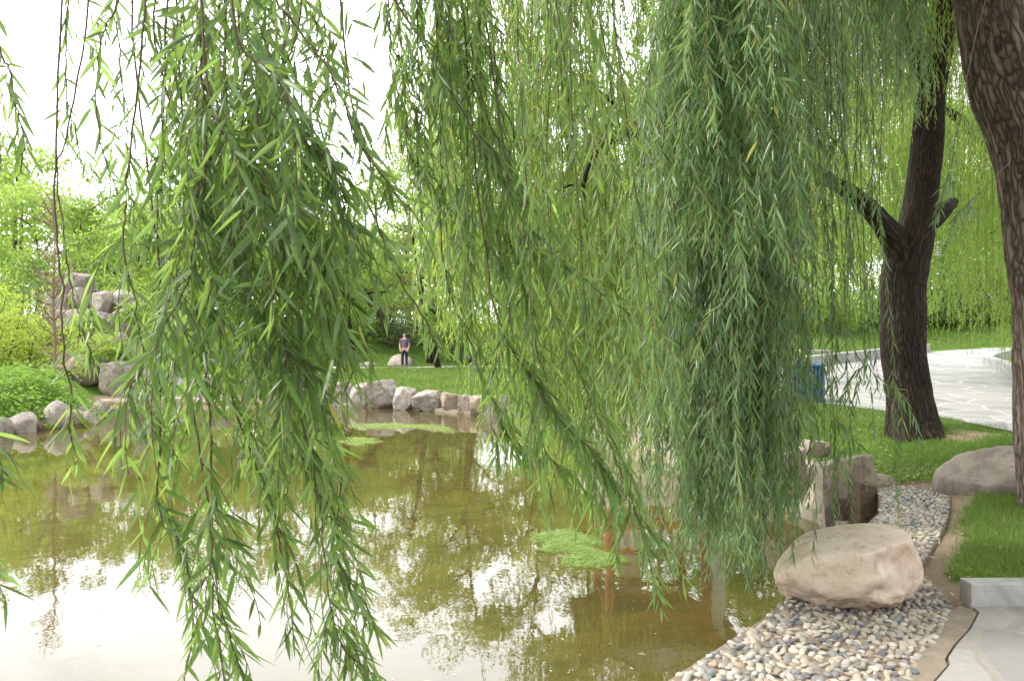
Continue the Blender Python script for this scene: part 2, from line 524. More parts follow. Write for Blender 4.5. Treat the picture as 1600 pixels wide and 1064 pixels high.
def ground_z(X, Y):
    X, Y = np.asarray(X, float), np.asarray(Y, float)
    d = -sdf(POND, X, Y)                       # metres from the water's edge, positive on land
    # right bank, rising to the paved square
    zr = 0.5 * sstep(8.3, 12.2, Y) * sstep(.5, 2.3, d + .2) + .044 * np.maximum(Y - 12, 0) * sstep(.3, 2.0, d)
    zr = zr + .02 * wav(X, Y, 2.2, 1) * sstep(.4, 1.5, d)
    # far and left banks
    zf = .02 + .22 * sstep(.4, 5, d) + .05 * wav(X, Y, .5, .4) + .012 * np.maximum(Y - 47, 0) + 1.3 * sstep(45.8, 53, Y) + 1.2 * sstep(55, 80, Y)
    zf = zf + 0.28 * np.exp(-(((X + 13.3) / 2.2) ** 2 + ((Y - 23.2) / 2.0) ** 2)) + 1.6 * np.exp(-(((X + 16) / 4.5) ** 2 + ((Y - 35.5) / 3.2) ** 2))
    zl = -.50 + .62 * sstep(-.1, 1.5, d) + .12 * sstep(1.2, 5, d) + .04 * wav(X, Y, .9, .4)
    zf = zf + (zl + .28 * np.exp(-(((X + 13.3) / 2.2) ** 2 + ((Y - 23.2) / 2.0) ** 2)) - zf) * sstep(-6.8, -8.6, X) * sstep(5.5, 3.5, d)
    wr = sstep(-1.5, 5.0, X - .05 * np.maximum(Y - 18, 0))
    wr = np.where(Y < 16, sstep(-30, -5, X), wr)
    h = zf * (1 - wr) + zr * wr
    near = (X > -1.5) & (Y < 8.6)
    h = np.where(near, np.minimum(h, 0.0) - .0, h)
    # the square
    ps = sdf(PLAZA, X, Y)
    h = h + (plane_z(X, Y) - .035 - h) * sstep(-.9, .05, ps)
    # slope behind the square
    h = h + sstep(0, 8, -ps) * sstep(20, 30, Y) * sstep(5, 9, X) * 1.1
    # the pebble bank lies in a shallow bed
    h = h - .06 * sstep(-.15, .1, sdf(PEB, X, Y))
    # the pond
    off = np.where((X > -1.5) & (Y < 25.5), .32, np.where((Y > 24) & (X > -8), .45, -.12))
    bed = -.78 - .30 * sstep(.0, 3.5, -d) + .05 * wav(X, Y, 1.1, 2)
    h = bed + (h - bed) * sstep(off - .18, off + .18, d)
    return h


def gz(x, y):
    return float(ground_z(np.array([x]), np.array([y]))[0])


def ground_mat():
    m, nt, out = new_mat('ground_soil_and_lawn')
    k = NT(nt)
    c = k.pos()
    w = k.n('ShaderNodeAttribute', attribute_name='tint').outputs['Fac']
    n1, n2, n3 = k.noise(c, 1.3, 5), k.noise(c, 18, 6, .7), k.noise(c, 70, 3)
    grass = k.mix(n2, (.045, .10, .016), (.11, .20, .035))
    grass = k.mix(k.ramp(n1, [(.45, 0), (.75, .5)]), grass, (.15, .20, .05))
    dirt = k.mix(n2, (.17, .125, .085), (.30, .235, .17))
    dirt = k.mix(k.ramp(n3, [(.6, 0), (.7, .7)]), dirt, (.42, .36, .27))
    wn = k.math('ADD', w, k.math('MULTIPLY', k.math('SUBTRACT', n2, .5), .5))
    col = k.mix(k.ramp(wn, [(.4, 0), (.6, 1)]), dirt, grass)
    z = k.n('ShaderNodeSeparateXYZ', {0: c}).outputs[2]
    mn = k.noise(k.pos((1, 1.6, 1)), .8, 7, .65, .8)
    mud = k.mix(k.ramp(mn, [(.36, 0), (.62, 1)]), (.055, .046, .016), (.245, .192, .072))
    mud = k.mix(k.ramp(n2, [(.5, 0), (.7, .5)]), mud, (.06, .065, .02))
    col = k.mix(k.math('LESS_THAN', z, -.44), col, mud)
    p = k.n('ShaderNodeBsdfPrincipled', {'Base Color': col, 'Roughness': .95, 'Specular IOR Level': .1, 'Normal': k.bump(k.math('ADD', n2, n3), .5, .03)})
    nt.links.new(p.outputs[0], out.inputs[0])
    return m


def build_ground():
    xs = np.concatenate([np.arange(-130, -24, 5), np.arange(-24, 9, .2), np.arange(9, 26, .5), np.arange(26, 131, 5)])
    ys = np.concatenate([np.arange(-30, -3, 2.0), np.arange(-3, 33, .2), np.arange(33, 60, .8), np.arange(60, 220, 6)])
    X, Y = np.meshgrid(xs, ys)
    Z = ground_z(X, Y)
    g = np.ones_like(X)
    nz = wav(X, Y, 6, .3) * .18
    rb = (X > -1.5) & (Y < 15.5)
    gl = np.maximum(sdf(NEARLAWN, X, Y), sdf(TREELAWN, X, Y)) + nz
    g = np.where(rb, sstep(-.1, .15, gl), g)
    d = -sdf(POND, X, Y)
    g = np.where(~rb, sstep(.3, .9, d + nz), g)
    # worn earth under the forked willow and by the square
    g = np.minimum(g, 1 - .9 * np.exp(-(((X - 5.6) / .5) ** 2 + ((Y - 11.3) / .45) ** 2)))
    mb = MB()
    ny, nx = X.shape
    i, j = np.meshgrid(np.arange(ny - 1), np.arange(nx - 1), indexing='ij')
    q = np.stack([i * nx + j, i * nx + j + 1, (i + 1) * nx + j + 1, (i + 1) * nx + j], -1).reshape(-1, 4)
    mb.add(np.stack([X, Y, Z], -1).reshape(-1, 3), q, 0, g.ravel())
    tag(mb.build('ground', ground_mat()), kind='structure')


def ngon(name, poly, zf, mat, kind='structure', thick=0.0, side=None):
    mb = MB()
    p = np.array([(x, y, zf(x, y)) for x, y in poly])
    a = .5 * np.sum(p[:, 0] * np.roll(p[:, 1], -1) - np.roll(p[:, 0], -1) * p[:, 1])
    if a < 0:
        p = p[::-1]
    n = len(p)
    mb.add(p, np.arange(n)[None])
    if thick:
        b = np.vstack([p, p - np.array([0, 0, thick])])
        i = np.arange(n)
        mb.add(b, np.stack([i, i + n, (i + 1) % n + n, (i + 1) % n], -1), 1 if side else 0)
    o = mb.build(name, [mat, side] if side else mat, smooth=False)
    return tag(o, kind=kind)


def water_mat():
    m, nt, out = new_mat('pond_water')
    k = NT(nt)
    c = k.pos()
    n = k.math('ADD', k.math('MULTIPLY', k.noise(k.pos((1, .55, 1)), 2.2, 3, .5, .4), .7), k.math('MULTIPLY', k.noise(k.pos((1, .7, 1)), 11, 2), .10))
    nb = k.bump(n, .032, .10)
    fr = k.n('ShaderNodeFresnel', {'IOR': 1.38, 'Normal': nb}).outputs[0]
    mur = k.noise(c, .35, 4)
    tb = k.n('ShaderNodeBsdfTransparent', {'Color': (.80, .78, .46, 1)})
    df = k.n('ShaderNodeBsdfDiffuse', {'Color': k.mix(mur, (.122, .102, .034), (.172, .145, .050))})
    body = k.n('ShaderNodeMixShader', {0: .42, 1: tb.outputs[0], 2: df.outputs[0]})
    gl = k.n('ShaderNodeBsdfGlossy', {'Color': (.97, .97, .95, 1), 'Roughness': .015, 'Normal': nb})
    mx = k.n('ShaderNodeMixShader', {0: fr, 1: body.outputs[0], 2: gl.outputs[0]})
    nt.links.new(mx.outputs[0], out.inputs[0])
    return m


build_ground()
ngon('water', [(-30, -8), (4.6, -8), (4.6, 31), (-30, 31)], lambda x, y: WATER, water_mat())
ngon('paved_square', PLAZA, lambda x, y: plane_z(x, y), M['plaza'])
M['mortar'] = plain('sandy_mortar', (.21, .165, .12), .95, .45, 14, .9)
ngon('pebble_path', PEB, lambda x, y: 0.0, M['mortar'], thick=.8, side=M['rock_tan'])
M['strip'] = plain('cracked_cement', (.22, .18, .14), .95, .4, 9, .9)
STRIP = [G(*p)[:2] for p in ((1350, 1120), (1400, 1064), (1446, 1008), (1478, 965), (1500, 945), (1527, 958), (1512, 985), (1490, 1008), (1476, 1030), (1480, 1040), (1455, 1068), (1420, 1125))]
ngon('cement_strip', STRIP, lambda x, y: .004, M['strip'], thick=.1)
STRIP_R = [G(*p)[:2] for p in ((1428, 1125), (1461, 1069), (1485, 1041), (1482, 1030), (1496, 1009), (1517, 986), (1531, 959))]
ngon('footpath', STRIP_R + [(2.75, 5.34), (8, 5.34), (8, .5), (1.0, .5)], lambda x, y: .012, M['paving'], thick=.1)
# far path across the pond
px_ = np.linspace(-34, 9, 44)
mbp = MB()
yy = 44.0 + .6 * np.sin(px_ * .09)
A = np.stack([px_, yy - .9, ground_z(px_, yy - .9) + .05], -1)
B = np.stack([px_, yy + 1.1, ground_z(px_, yy + 1.1) + .06], -1)
n_ = len(px_)
i_ = np.arange(n_ - 1)
mbp.add(np.vstack([A, B]), np.stack([i_, i_ + 1, i_ + 1 + n_, i_ + n_], -1))
tag(mbp.build('far_path', plain('pale_path', (.50, .48, .45), .9, .1, 3)), kind='structure')

# ------------------------------------------------------------------ pebbles
ICO = {}


def ico(sub):
    if sub not in ICO:
        bm = bmesh.new()
        bmesh.ops.create_icosphere(bm, subdivisions=sub, radius=1)
        bm.verts.ensure_lookup_table()
        ICO[sub] = (np.array([v.co[:] for v in bm.verts]), np.array([[v.index for v in f.verts] for f in bm.faces]))
        bm.free()
    return ICO[sub]


def pebbles():
    m, nt, out = new_mat('river_pebble')
    k = NT(nt)
    t = k.n('ShaderNodeAttribute', attribute_name='tint').outputs['Fac']
    col = k.ramp(t, [(0, (.32, .285, .23)), (.2, (.42, .385, .325)), (.36, (.27, .21, .15)), (.46, (.36, .32, .265)), (.58, (.30, .29, .27)), (.68, (.17, .17, .17)), (.84, (.10, .107, .12)), (.92, (.25, .235, .21))], 'CONSTANT')
    n = k.noise(k.pos(), 60, 4)
    col = k.mix(k.ramp(n, [(.45, 0), (.8, .4)]), col, (.3, .27, .22))
    p = k.n('ShaderNodeBsdfPrincipled', {'Base Color': col, 'Roughness': .6, 'Specular IOR Level': .35, 'Normal': k.bump(n, .2, .004)})
    nt.links.new(p.outputs[0], out.inputs[0])
    rng = np.random.default_rng(3)
    s = .050
    gx, gy = np.meshgrid(np.arange(-1.2, 4.7, s), np.arange(1.0, 10, s * .82))
    gx = gx + (np.arange(gx.shape[0]) % 2)[:, None] * s / 2
    x, y = gx.ravel() + rng.uniform(-.012, .012, gx.size), gy.ravel() + rng.uniform(-.011, .011, gx.size)
    d = sdf(PEB, x, y)
    bare = wav(x, y, 3.2, .8)
    keep = (d > .012) & ((bare < .75) | (rng.random(len(x)) < .55)) & (rng.random(len(x)) < .90) & (y > 2.5)
    x, y = x[keep], y[keep]
    N = len(x)
    v, f = ico(2)
    a, b, c = rng.uniform(.018, .040, N), rng.uniform(.013, .025, N), rng.uniform(.009, .018, N)
    r = rng.uniform(0, pi, N) * .6 + .5
    sh = 1 + .22 * np.sin(v[None] * rng.uniform(1.2, 2.6, (N, 1, 3)) + rng.uniform(0, 6, (N, 1, 3))).prod(2)
    V = v[None] * sh[..., None] * np.stack([a, b, c], -1)[:, None]
    V = np.stack([V[..., 0] * np.cos(r)[:, None] - V[..., 1] * np.sin(r)[:, None], V[..., 0] * np.sin(r)[:, None] + V[..., 1] * np.cos(r)[:, None], V[..., 2]], -1)
    tilt = rng.normal(0, .25, (N, 2))
    V[..., 2] += V[..., 0] * tilt[:, :1] + V[..., 1] * tilt[:, 1:]
    V = V + np.stack([x, y, rng.uniform(-.003, .006, N)], -1)[:, None]
    F_ = (f[None] + (np.arange(N) * len(v))[:, None, None]).reshape(-1, 3)
    mb = MB()
    t = rng.random(N)
    mb.add(V.reshape(-1, 3), F_, 0, np.repeat(t, len(v)))
    tag(mb.build('pebbles', m), 'white, tan and slate blue pebbles set in the mortar of the curving pond bank', 'pebbles', kind='stuff')


pebbles()

# ------------------------------------------------------------------ rocks


def rock_shape(seed, kind='round', sub=4):
    """a unit stone in -1..1: 'round' weathered boulder or 'block' quarried and broken"""
    rng = np.random.default_rng(seed)
    v, f = ico(sub)
    v = v.copy()
    if kind == 'block':
        m = np.max(np.abs(v), axis=1, keepdims=True)
        v = v / m * .74 + v * .26
        ax = [np.array(a, float) for a in ((1, 0, 0), (-1, 0, 0), (0, 1, 0), (0, -1, 0), (0, 0, 1))]
        cuts = [(norm(a + rng.normal(0, .16, 3)), rng.uniform(.74, .88)) for a in ax]
        cuts += [(norm(rng.normal(0, 1, 3)), rng.uniform(.86, 1.12)) for _ in range(9)]
        amp = .06
    else:
        cuts = [(norm(rng.normal(0, 1, 3) + np.array([0, 0, .2])), rng.uniform(.70, .92)) for _ in range(9)]
        amp = .06
    for nrm, d in cuts:
        e = np.maximum(v @ nrm - d, 0)[:, None]
        v = v - e * nrm * .93
    o = Vector(rng.uniform(-50, 50, 3))
    dn = np.array([mnoise.fractal(Vector(p) * 1.8 + o, 1.0, 2.0, 4) for p in v])
    dd = np.array([mnoise.noise(Vector(p) * 9 + o) for p in v])
    v = v * (1 + amp * dn + amp * .3 * dd)[:, None]
    lo, hi = v.min(0), v.max(0)
    v = (v - (lo + hi) / 2) / ((hi - lo) / 2)
    return v, f


def rock(name, label, cat, x0, x1, yt, yb, Y, mat, kind='round', seed=0, depth=.8, group=None, sink=.18, rz=0.0, sub=4, smooth=None):
    """a stone seen between x0..x1 and yt..yb of the photograph at distance Y; depth is its thickness relative to its width"""
    w = (x1 - x0) / F * Y
    c = W((x0 + x1) / 2, (yt + yb) / 2, Y)
    h = (yb - yt) / F * Y
    v, f = rock_shape(seed + 11, kind, sub)
    dp = w * depth
    V = v * np.array([w / 2, dp / 2, h / 2 * (1 + sink)])
    R = np.array([[cos(rz), -sin(rz), 0], [sin(rz), cos(rz), 0], [0, 0, 1]])
    V = V @ R.T
    mb = MB()
    base = c + np.array([0, dp * .3, -h / 2])
    mb.add(V + base + np.array([0, 0, h / 2 * (1 - sink)]), f)
    o = mb.build(name, mat, loc=base, smooth=(kind == 'round') if smooth is None else smooth)
    return tag(o, label, cat, group)


def big_boulder():
    v, f = ico(6)
    v = v.copy()
    m = np.max(np.abs(v), axis=1, keepdims=True)
    v = v * .66 + v / m * .34
    # soft planes: long top falling to the left, bright front left face, hollow shaded right front, undercut foot
    cuts = [((-.30, -.10, 1), .80, .13), ((.30, -.30, 1), .90, .10), ((-.50, -.86, .02), .74, .05), ((.66, -.75, -.02), .60, .045), ((.95, -.2, .2), .84, .08), ((-.9, .1, .55), .86, .07),
            ((-.8, -.4, -.55), .78, .05), ((-.25, -.75, -.75), .70, .045), ((.35, -.6, -.85), .74, .045), ((.8, -.1, -.7), .84, .06), ((0, 1, .2), .86, .1), ((-.1, 0, -1), .74, .05)]
    for n, d, s in cuts:
        n = norm(np.array(n, float))
        e = v @ n - d
        soft = s * np.log1p(np.exp(np.clip(e / s, -30, 30)))
        v = v - soft[:, None] * n * .97
    def dent(c, r, a):
        return a * np.exp(-np.sum((v - np.array(c, float)) ** 2, 1) / r ** 2)
    o = Vector((3.1, 7.7, 1.9))
    dn = np.array([mnoise.fractal(Vector(p) * 1.5 + o, 1.0, 2.0, 5) for p in v])
    df = np.array([mnoise.fractal(Vector(p) * 7 + o, 1.0, 2.0, 4) for p in v])
    s = -dent((.22, -.62, .40), .24, .13) - dent((.62, -.50, .30), .22, .11) - dent((.12, -.72, -.22), .17, .17) - dent((.36, -.70, -.30), .15, .08) - dent((-.60, -.45, -.45), .20, .12) \
        + dent((.05, -.75, .10), .14, .07) + dent((.42, -.70, .10), .13, .06) - dent((.50, -.45, .55), .10, .03) - dent((-.1, -.6, -.5), .14, .08)
    low = sstep(.0, -.5, v[:, 2])
    v = v * (1 + 1.15 * s + .030 * dn + (.007 + .050 * low) * df)[:, None]
    lo, hi = v.min(0), v.max(0)
    v = (v - (lo + hi) / 2) / ((hi - lo) / 2)
    c = np.array([2.09, 5.46, .0])
    mb = MB()
    mb.add(v * np.array([.455, .35, .245]) + c + np.array([0, 0, .20]), f)
    o = mb.build('boulder', M['boulder'], loc=c)
    o.rotation_euler = (0, radians(-5), radians(-4))
    tag(o, 'large smooth tan boulder resting on the pebble bank at the water edge', 'boulder')


big_boulder()
rock('boulder', 'wide flat brown boulder half sunk in the lawn below the ridged trunk', 'boulder', 1482, 1730, 703, 776, 9.1, rock_mat('brown_boulder', (.34, .285, .245), (.19, .155, .13), (.40, .34, .29), 2.0, .6), 'round', 21, .55, sub=5, sink=1.0)
RB = 'stones shoring up the right bank'
rock('slab_rock', 'tall leaning tan slab between the concrete ledge and the worn earth', 'rock', 1276, 1372, 712, 832, 10.0, M['rock_tan'], 'block', 33, .55, RB, sub=5, rz=.2)
rock('block_rock', 'dark brown broken block in the corner next to the pebble wall', 'rock', 1332, 1374, 752, 838, 9.45, M['rock_brown'], 'block', 5, .9, RB, rz=.3)
rock('wedge_rock', 'small dark wedge stone jammed against the tan slab', 'rock', 1303, 1330, 778, 808, 9.55, M['rock_brown'], 'block', 7, .7, RB, sub=3)
rock('flat_rock', 'flat grey capstone at the top end of the pebble path', 'rock', 1332, 1402, 744, 765, 9.95, M['rock_tan'], 'block', 8, .8, RB, rz=-.2)
rock('flat_rock', 'flat stone with dark underside beside the fallen leaves', 'rock', 1258, 1300, 688, 712, 11.2, M['rock_tan'], 'block', 9, .8, RB)
rock('slab_rock', 'pale brown stone behind the hanging strands at the right bank', 'rock', 1196, 1262, 700, 770, 11.0, M['rock_tan'], 'block', 12, .7, RB)
rock('slab_rock', 'cream upright stone on the bank below the red pavilion', 'rock', 1054, 1092, 655, 705, 14.6, M['rock_pale'], 'block', 14, .7, RB)
rock('slab_rock', 'low cream stone on the bank partly hidden by dense strands', 'rock', 1100, 1150, 662, 700, 14.2, M['rock_pale'], 'block', 15, .7, RB)
rock('slab_rock', 'grey white stone below the left end of the pavilion', 'rock', 985, 1040, 640, 680, 16.6, M['rock_pale'], 'block', 16, .7, RB)

FB = 'quarried blocks along the far bank'
for k_, (x0, x1, yt, yb, Y, mt, lab) in enumerate([
    (468, 506, 600, 642, 28.9, 'rock_grey', 'grey block at the left end of the far bank wall behind leaves'),
    (505, 548, 596, 640, 28.6, 'rock_grey', 'dark grey bank block left of the tallest block'),
    (545, 577, 598, 640, 28.3, 'rock_pale', 'pale bank block close left of the tallest block'),
    (572, 624, 593, 640, 27.8, 'rock_grey', 'tallest grey quarried block in the far bank with flat top'),
    (613, 653, 604, 641, 27.2, 'rock_pale', 'pale pinkish block just right of the tallest bank block'),
    (644, 694, 610, 643, 26.6, 'rock_grey', 'rounded grey block in the middle of the far bank'),
    (688, 718, 613, 646, 26.1, 'rock_tan', 'narrow tan bank block beside the rounded grey block'),
    (714, 738, 616, 648, 25.7, 'rock_tan', 'small tan bank block near the right end of the far bank'),
    (733, 766, 618, 650, 25.3, 'rock_tan', 'square tan bank block right of the small tan one'),
    (760, 800, 617, 652, 24.9, 'rock_grey', 'grey white block at the right end of the far bank'),
    (796, 836, 624, 664, 23.4, 'rock_pale', 'pale block where the far bank turns behind the strands'),
    (832, 872, 630, 672, 22.2, 'rock_tan', 'tan block on the turn of the bank hidden by strands'),
    (868, 915, 634, 680, 20.8, 'rock_pale', 'long pale block left of the pavilion bank')]):
    rock('bank_block', lab, 'rock', x0, x1, yt, yb - 4, Y, M[mt], 'block', 40 + k_, .9, FB, rz=.12 * sin(k_ * 2.3))

RK = 'stones of the tall rockery'
for k_, (x0, x1, yt, yb, Y, mt, kd, lab) in enumerate([
    (88, 140, 425, 456, 33.6, 'rock_grey', 'block', 'topmost grey slab of the rockery'),
    (103, 133, 448, 476, 33.2, 'rock_pale', 'round', 'white stone directly under the topmost slab'),
    (70, 106, 455, 487, 33.2, 'rock_grey', 'block', 'grey brown stone left of the white stone'),
    (139, 170, 454, 488, 33.2, 'rock_pale', 'block', 'pale upright stone right of the white stone'),
    (166, 206, 452, 482, 33.6, 'rock_pale', 'round', 'pale stone high on the right shoulder of the rockery'),
    (196, 226, 456, 486, 33.8, 'rock_grey', 'round', 'small grey stone behind the hanging leaves near the rockery top'),
    (82, 146, 480, 514, 32.6, 'rock_grey', 'block', 'wide grey slab forming the roof of the dark hollow'),
    (140, 172, 486, 522, 32.4, 'rock_grey', 'block', 'grey block at the right side of the hollow'),
    (168, 205, 480, 520, 32.8, 'rock_tan', 'block', 'tan block right of the hollow under the shoulder stone'),
    (34, 88, 508, 540, 32.2, 'rock_grey', 'block', 'long grey stone left of the hollow behind the yellow shrub'),
    (128, 172, 518, 548, 32.2, 'rock_tan', 'block', 'tan stone closing the right foot of the hollow'),
    (166, 200, 518, 548, 31.8, 'rock_pale', 'round', 'pale round stone half way down the right slope'),
    (176, 230, 540, 574, 31.4, 'rock_pale', 'block', 'pale flat stone above the big split white boulder'),
    (28, 76, 549, 584, 30.6, 'rock_pale', 'round', 'rounded pale boulder at the lower left behind the shrub'),
    (84, 116, 545, 570, 31.0, 'rock_tan', 'round', 'small tan stone at the foot of the hollow'),
    (54, 98, 566, 592, 29.9, 'rock_tan', 'round', 'low tan boulder right behind the bare sapling'),
    (94, 160, 553, 598, 30.3, 'rock_tan', 'round', 'broad tan boulder at the centre of the rockery foot'),
    (156, 216, 564, 625, 30.2, 'rock_pale', 'block', 'big split white boulder standing at the water behind the low slab'),
    (206, 246, 576, 622, 30.6, 'rock_grey', 'round', 'grey boulder right of the split white boulder'),
    (250, 300, 590, 622, 31.0, 'rock_grey', 'round', 'grey stone at the water between the strands'),
    (308, 364, 585, 624, 30.8, 'rock_grey', 'block', 'grey shore block standing over the pale ledge'),
    (360, 412, 592, 626, 30.6, 'rock_tan', 'round', 'tan shore stone right of the grey shore block'),
    (410, 470, 594, 630, 30.2, 'rock_grey', 'block', 'grey shore stone next to the far bank wall'),
    (66, 190, 440, 585, 35.2, 'rock_brown', 'block', 'dark brown core of the rockery seen inside the hollow')]):
    rock('rockery_stone', lab, 'rock', x0, x1, yt, yb, Y, M[mt], kd, 70 + k_, .8 if yb - yt < 100 else .5, RK, rz=.3 * sin(k_ * 1.7))

LB_ = 'stones at the left shore'
rock('shore_stone', 'pale pointed stone at the water at the far left', 'rock', 0, 52, 644, 684, 20.4, M['rock_pale'], 'round', 120, .8, LB_)
rock('shore_stone', 'tall tilted pale stone beside the green ground cover', 'rock', 62, 106, 626, 676, 21.4, M['rock_pale'], 'round', 121, .8, LB_)
rock('shore_stone', 'low brown stone right of the tilted pale stone', 'rock', 98, 124, 640, 671, 21.9, M['rock_tan'], 'block', 122, .8, LB_)
rock('shore_stone', 'small pale stone at the tip of the green mound', 'rock', 118, 148, 642, 668, 22.3, M['rock_pale'], 'round', 123, .8, LB_)
rock('shore_stone', 'dark little stone between the pointed and the tilted stones', 'rock', 47, 68, 660, 680, 20.9, M['rock_brown'], 'round', 124, .8, LB_, sub=3)
for k_, (x0, x1, yt, yb, Y, mt) in enumerate([(-60, -8, 640, 690, 19.4, 'rock_tan'), (-14, 14, 652, 690, 19.9, 'rock_grey'), (106, 136, 634, 668, 22.6, 'rock_grey'), (130, 152, 634, 662, 23.4, 'rock_tan'), (138, 160, 630, 655, 24.6, 'rock_pale'), (140, 166, 626, 648, 26.2, 'rock_grey')]):
    rock('shore_stone', ('brown stone cut by the left picture edge at the water', 'grey stone next to the pointed pale stone', 'grey stone backing the small pale stone of the mound tip', 'tan stone just behind the mound tip', 'pale stone in the inlet behind the mound', 'grey stone deep in the inlet by the long ledge')[k_], 'rock', x0, x1, yt, yb, Y, M[mt], 'round', 140 + k_, 1.1, LB_)
LW = 'low stone ledges at the far left water line'
for x0, x1, lab in ((138, 238, 'long pale stone ledge below the split white boulder'), (240, 330, 'pale tan ledge in the middle behind the strands'), (332, 430, 'tan ledge right below the grey shore block')):
    rock('stone_ledge', lab, 'ledge', x0, x1, 622, 634, 29.9, M['slab'], 'block', x0, .4, LW, sub=4)
LP = 'rocks on the grass by the far path'
rock('lawn_rock', 'low flat grey rock left of the others by the far path', 'rock', 518, 540, 561, 574, 47, M['rock_grey'], 'round', 130, .8, LP, sub=3)
rock('lawn_rock', 'pale low rock in front of two flat rocks by the far path', 'rock', 558, 589, 565, 577, 46.6, M['rock_pale'], 'round', 131, .8, LP, sub=3)
rock('lawn_rock', 'long flat grey rock behind the pale low rock', 'rock', 556, 592, 560, 571, 48.5, M['rock_grey'], 'round', 132, .8, LP, sub=3)
rock('lawn_rock', 'flat tan rock right of the pale low rock', 'rock', 580, 602, 561, 570, 48, M['rock_tan'], 'round', 133, .8, LP, sub=3)
rock('lawn_rock', 'large pale pointed rock standing behind the person', 'rock', 604, 652, 553, 580, 46.6, M['rock_pale'], 'round', 137, .8, LP, sink=.5)
rock('lawn_rock', 'grey rock on the grass behind the short dark trunk', 'rock', 722, 738, 552, 565, 47.5, M['rock_grey'], 'round', 135, .8, LP, sub=3)


# ------------------------------------------------------------------ walls and kerbs
def right_wall():
    path = np.array([(3.58, 9.05), (3.5, 10.3), (3.0, 12.8), (2.3, 15.2), (1.6, 17.6), (1.0, 20.3), (.5, 22.7), (-.1, 24.6), (-1.8, 26.0), (-3.8, 28.0), (-5.4, 28.4), (-7.2, 29.1)])
    P = catmull(np.column_stack([path, np.zeros(len(path))]), 150)
    T = norm(np.gradient(P, axis=0))
    Nn = np.stack([T[:, 1], -T[:, 0], T[:, 2] * 0], -1)
    rows = []
    for k, p in enumerate(P):
        far = p[1] > 23.2
        zt = -.14 if far else max(-.03 + .1 * sstep(9.4, 10.5, p[1]), gz(*(p + Nn[k] * .9)[:2]) - .05)
        prof = [(0, -1.1), (0, -.37), (.13, -.345), (.40, zt - .06), (.47, zt), (.66, zt - .03), (.68, zt - .5)] if not far else [(0, -1.1), (0, -.42), (.10, -.40), (.2, -.40), (.3, -.40), (.7, -.40), (.72, -.8)]
        for o, z in prof:
            j = .02 * mnoise.noise(Vector((p[0] * 2.2 + o * 3, p[1] * 2.2, z * 4)))
            rows.append(p + Nn[k] * (o + j) + np.array([0, 0, z + j * .8]))
    n = 7
    i, j = np.meshgrid(np.arange(len(P) - 1), np.arange(n - 1), indexing='ij')
    q = np.stack([i * n + j, (i + 1) * n + j, (i + 1) * n + j + 1, i * n + j + 1], -1).reshape(-1, 4)
    mb = MB()
    mb.add(np.array(rows), q)
    tag(mb.build('retaining_wall', M['concrete'], smooth=False), 'weathered concrete wall with mossy ledge curving along the right bank into the pond', 'wall')


right_wall()


def kerb_run(path, h, w, name, label, group=None, block=1.0):
    pts = np.array(path, float)
    d = np.concatenate([[0], np.cumsum(np.linalg.norm(np.diff(pts[:, :2], axis=0), axis=1))])
    mb = MB()
    s = 0.0
    while s < d[-1] - .05:
        e = min(s + block - .008, d[-1])
        a = np.array([np.interp(s, d, pts[:, c]) for c in range(3)])
        b = np.array([np.interp(e, d, pts[:, c]) for c in range(3)])
        t = norm(b - a)
        nn = np.array([-t[1], t[0], 0])
        q = []
        for base, z0, z1 in ((a, -.15, h), (b, -.15, h)):
            for sg in (-1, 1):
                for z in (z0, z1):
                    q.append(base + nn * sg * w / 2 + np.array([0, 0, z]))
        mb.add(np.array(q), [[0, 1, 3, 2], [4, 6, 7, 5], [0, 4, 5, 1], [2, 3, 7, 6], [1, 5, 7, 3], [0, 2, 6, 4]])
        s += block
    return tag(mb.build(name, M['kerb'], smooth=False, bevel=.012), label, 'kerb', group)


def on_plane(L):
    return [(x, y, float(plane_z(x, y))) for x, y in L]


kerb_run(on_plane([(5.2, 20.2), (7.4, 22.3), (10.3, 25.4), (13.3, 28.7)]), .26, .2, 'kerb', 'straight grey granite kerb along the back of the paved square')
crv = catmull(np.array([(8.5, 14.2, 0), (9.3, 16.2, 0), (10.4, 18.2, 0), (11.55, 21.0, 0), (11.95, 22.3, 0), (12.5, 23.5, 0), (14.4, 26, 0)]), 26)
kerb_run(on_plane(crv[:, :2]), .22, .24, 'kerb', 'curved pale kerb round the lawn at the right of the square', block=.7)
for x, ln, lab in ((2.74, .60, 'short grey kerb stone ending beside the boulder and lawn'), (3.348, .75, 'grey kerb stone continuing to the right picture edge')):
    mb = MB()
    mb.box((x + ln / 2, 5.42, .055), (ln, .145, .19))
    tag(mb.build('kerb_stone', M['kerb'], smooth=False, loc=(x + ln / 2, 5.42, 0), bevel=.008), lab, 'kerb stone', 'kerb stones at the near lawn corner')

# ------------------------------------------------------------------ furniture
c = W(1256, 634, 14.6)
r = empty('litter_bin', (c[0], c[1], c[2]), 'blue ribbed bin standing on the edge of the paved square', 'bin')
w_, h_ = .54, .62
mb = MB(); mb.box((0, 0, h_ / 2 + .03), (w_ - .04, .40, h_))
mb.build('body', M['blue'], r, smooth=False, bevel=.01)
mb = MB()
for k_ in range(9):
    mb.box((-w_ / 2 + .03 + k_ * (w_ - .06) / 8, -.215, h_ / 2 + .03), (.035, .03, h_ - .02))
for k_ in range(7):
    for sx in (-1, 1):
        mb.box((sx * (w_ / 2 - .005), -.17 + k_ * .055, h_ / 2 + .03), (.03, .03, h_ - .02))
mb.build('slats', M['blue'], r, smooth=False, bevel=.006)
mb = MB(); mb.box((0, 0, h_ + .04), (w_ + .03, .47, .035)); mb.box((0, 0, h_ + .062), (w_ * .6, .27, .02))
